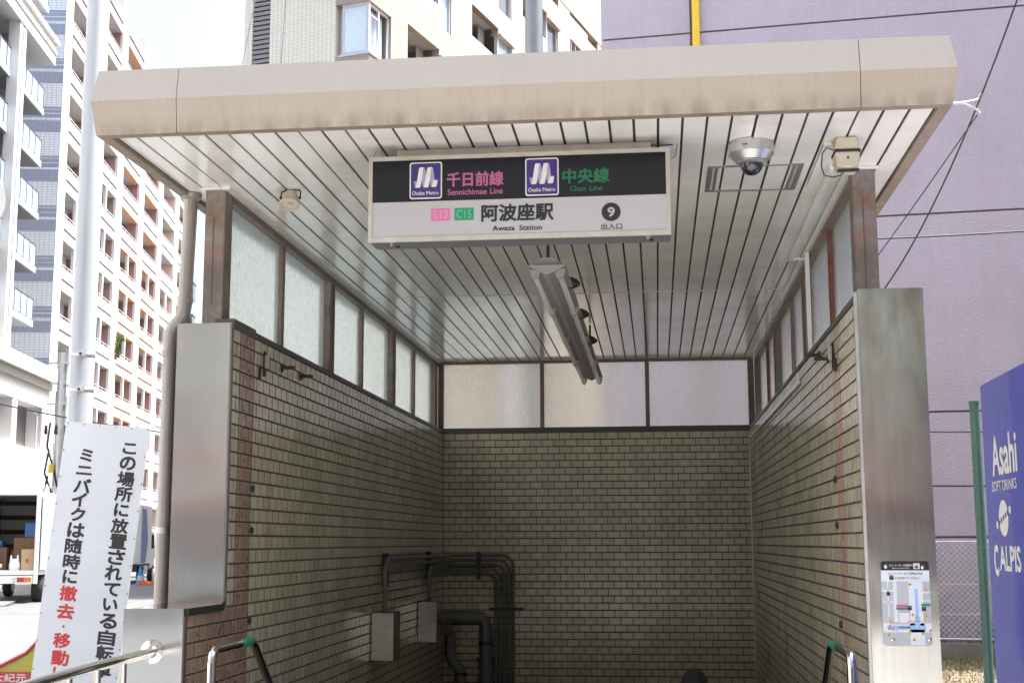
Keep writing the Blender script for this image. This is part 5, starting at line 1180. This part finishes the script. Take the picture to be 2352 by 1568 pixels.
# grass and litter at right
gs = MB()
for k in range(9000):
    x = random.uniform(4.2, 8.5); y = 11.35 - .107 * (x - 5.7) - random.random() ** 1.3 * 6.5
    if random.random() > .9: continue
    h = random.uniform(.02, .09) * (1.6 if y > 10.6 else 1); a = random.uniform(0, 6.28); dx, dy = .006 * math.cos(a), .006 * math.sin(a); lx, ly = random.gauss(0, .03), random.gauss(0, .03)
    gs.poly([(x - dx, y - dy, .05), (x + dx, y + dy, .05), (x + lx, y + ly, .05 + h)], GRASS if random.random() < .7 else GRASSG)
o = gs.build('grass', kind='stuff'); o['label'] = 'dry and green grass on the soil by the fence'
gs = MB()
for k in range(900):
    x = random.uniform(5.0, 7.6); y = 11.64 - .107 * (x - 5.7) + random.uniform(-.02, .07); h = random.uniform(.15, .5) * (1 + .4 * math.sin(x * 5)); a = random.uniform(0, 6.28)
    gs.poly([(x - .008, y, .05), (x + .008, y, .05), (x + random.gauss(0, .06), y + random.gauss(0, .04), .05 + h)], GRASSG)
o = gs.build('weeds', kind='stuff'); o['label'] = 'green weeds between the fence and the lilac wall'
gs = MB()
for k in range(1500):
    x = random.uniform(4.2, 8.5); y = 11.35 - .107 * (x - 5.7) - random.random() * 3; s = random.uniform(.008, .03); a = random.uniform(0, 6.28)
    gs.poly([(x + s * math.cos(a + q * 1.57), y + s * math.sin(a + q * 1.57), .056 + .012 * random.random()) for q in range(4)], random.choice([CARD, BREC, SOIL, GRASS]))
o = gs.build('leaf_litter', kind='stuff'); o['label'] = 'dry leaf litter on the soil'

# ---- unseen buildings behind the viewpoint, added to shape the light and the steel reflections
for i, (x0, x1, y, h, mt, lab) in enumerate(((-30, -9, -26, 22, BLIGHT, 'unseen grey block added across the street for light and reflections, left of the viewpoint'), (-8, 12, -24, 17, mat('grey green facade', (.40, .42, .38), .6), 'unseen grey-green building added behind the viewpoint to show in the steel'), (13, 32, -25, 26, TILEC, 'unseen cream tiled building added for light and reflections, right of the viewpoint'))):
    t = thing('unseen_building', lab, 'building', ((x0 + x1) / 2, y, 0))
    MB().box(x0, x1, y - 10, y, 0, h, mt).build('wall', t)
    MB().box(x0, x1, y, y + .3, 0, 2.5, DGLASS).build('shop_front', t)
    MB().box(x0, x1, y, y + .9, 2.5, 2.68, mat('red awning', (.5, .05, .04), .6) if i != 2 else BREC).build('awning', t)
    wm_ = MB()
    for z in range(1, int(h / 3)):
        n = int((x1 - x0) / 3)
        for q in range(n): wm_.box(x0 + .8 + q * 3, x0 + 2.4 + q * 3, y - .05, y + .06, z * 3 + .9, z * 3 + 2.3, DGLASS)
    wm_.build('window', t, kind='stuff')

S = frame('unseen_building', 'unseen white building continuing the street on the left, added to bounce light', 'building', (-17.0, -4.0, 0), -10.56)  # out-of-view facade added to throw sunlight onto the right tiled wall
bl().box(-26, 26, 0, 12, 0, 19, mat('bounce white facade', (.76, .75, .74), .6)).build('wall', S)
wm_ = bl()
for z in range(1, 6):
    for q in range(17): wm_.box(-25 + q * 3, -23.6 + q * 3, -.05, .06, z * 3 + .9, z * 3 + 2.3, DGLASS)
wm_.build('window', S, kind='stuff')

t = thing('unseen_building', 'unseen plain grey building beyond the grass plot, added to block sky light from the right', 'building', (17, -8, 0))  # out-of-view block added to keep sky light off the left wall
MB().box(11, 22, -26, 8, 0, 11, mat('grey render', (.26, .255, .25), .8)).build('wall', t)
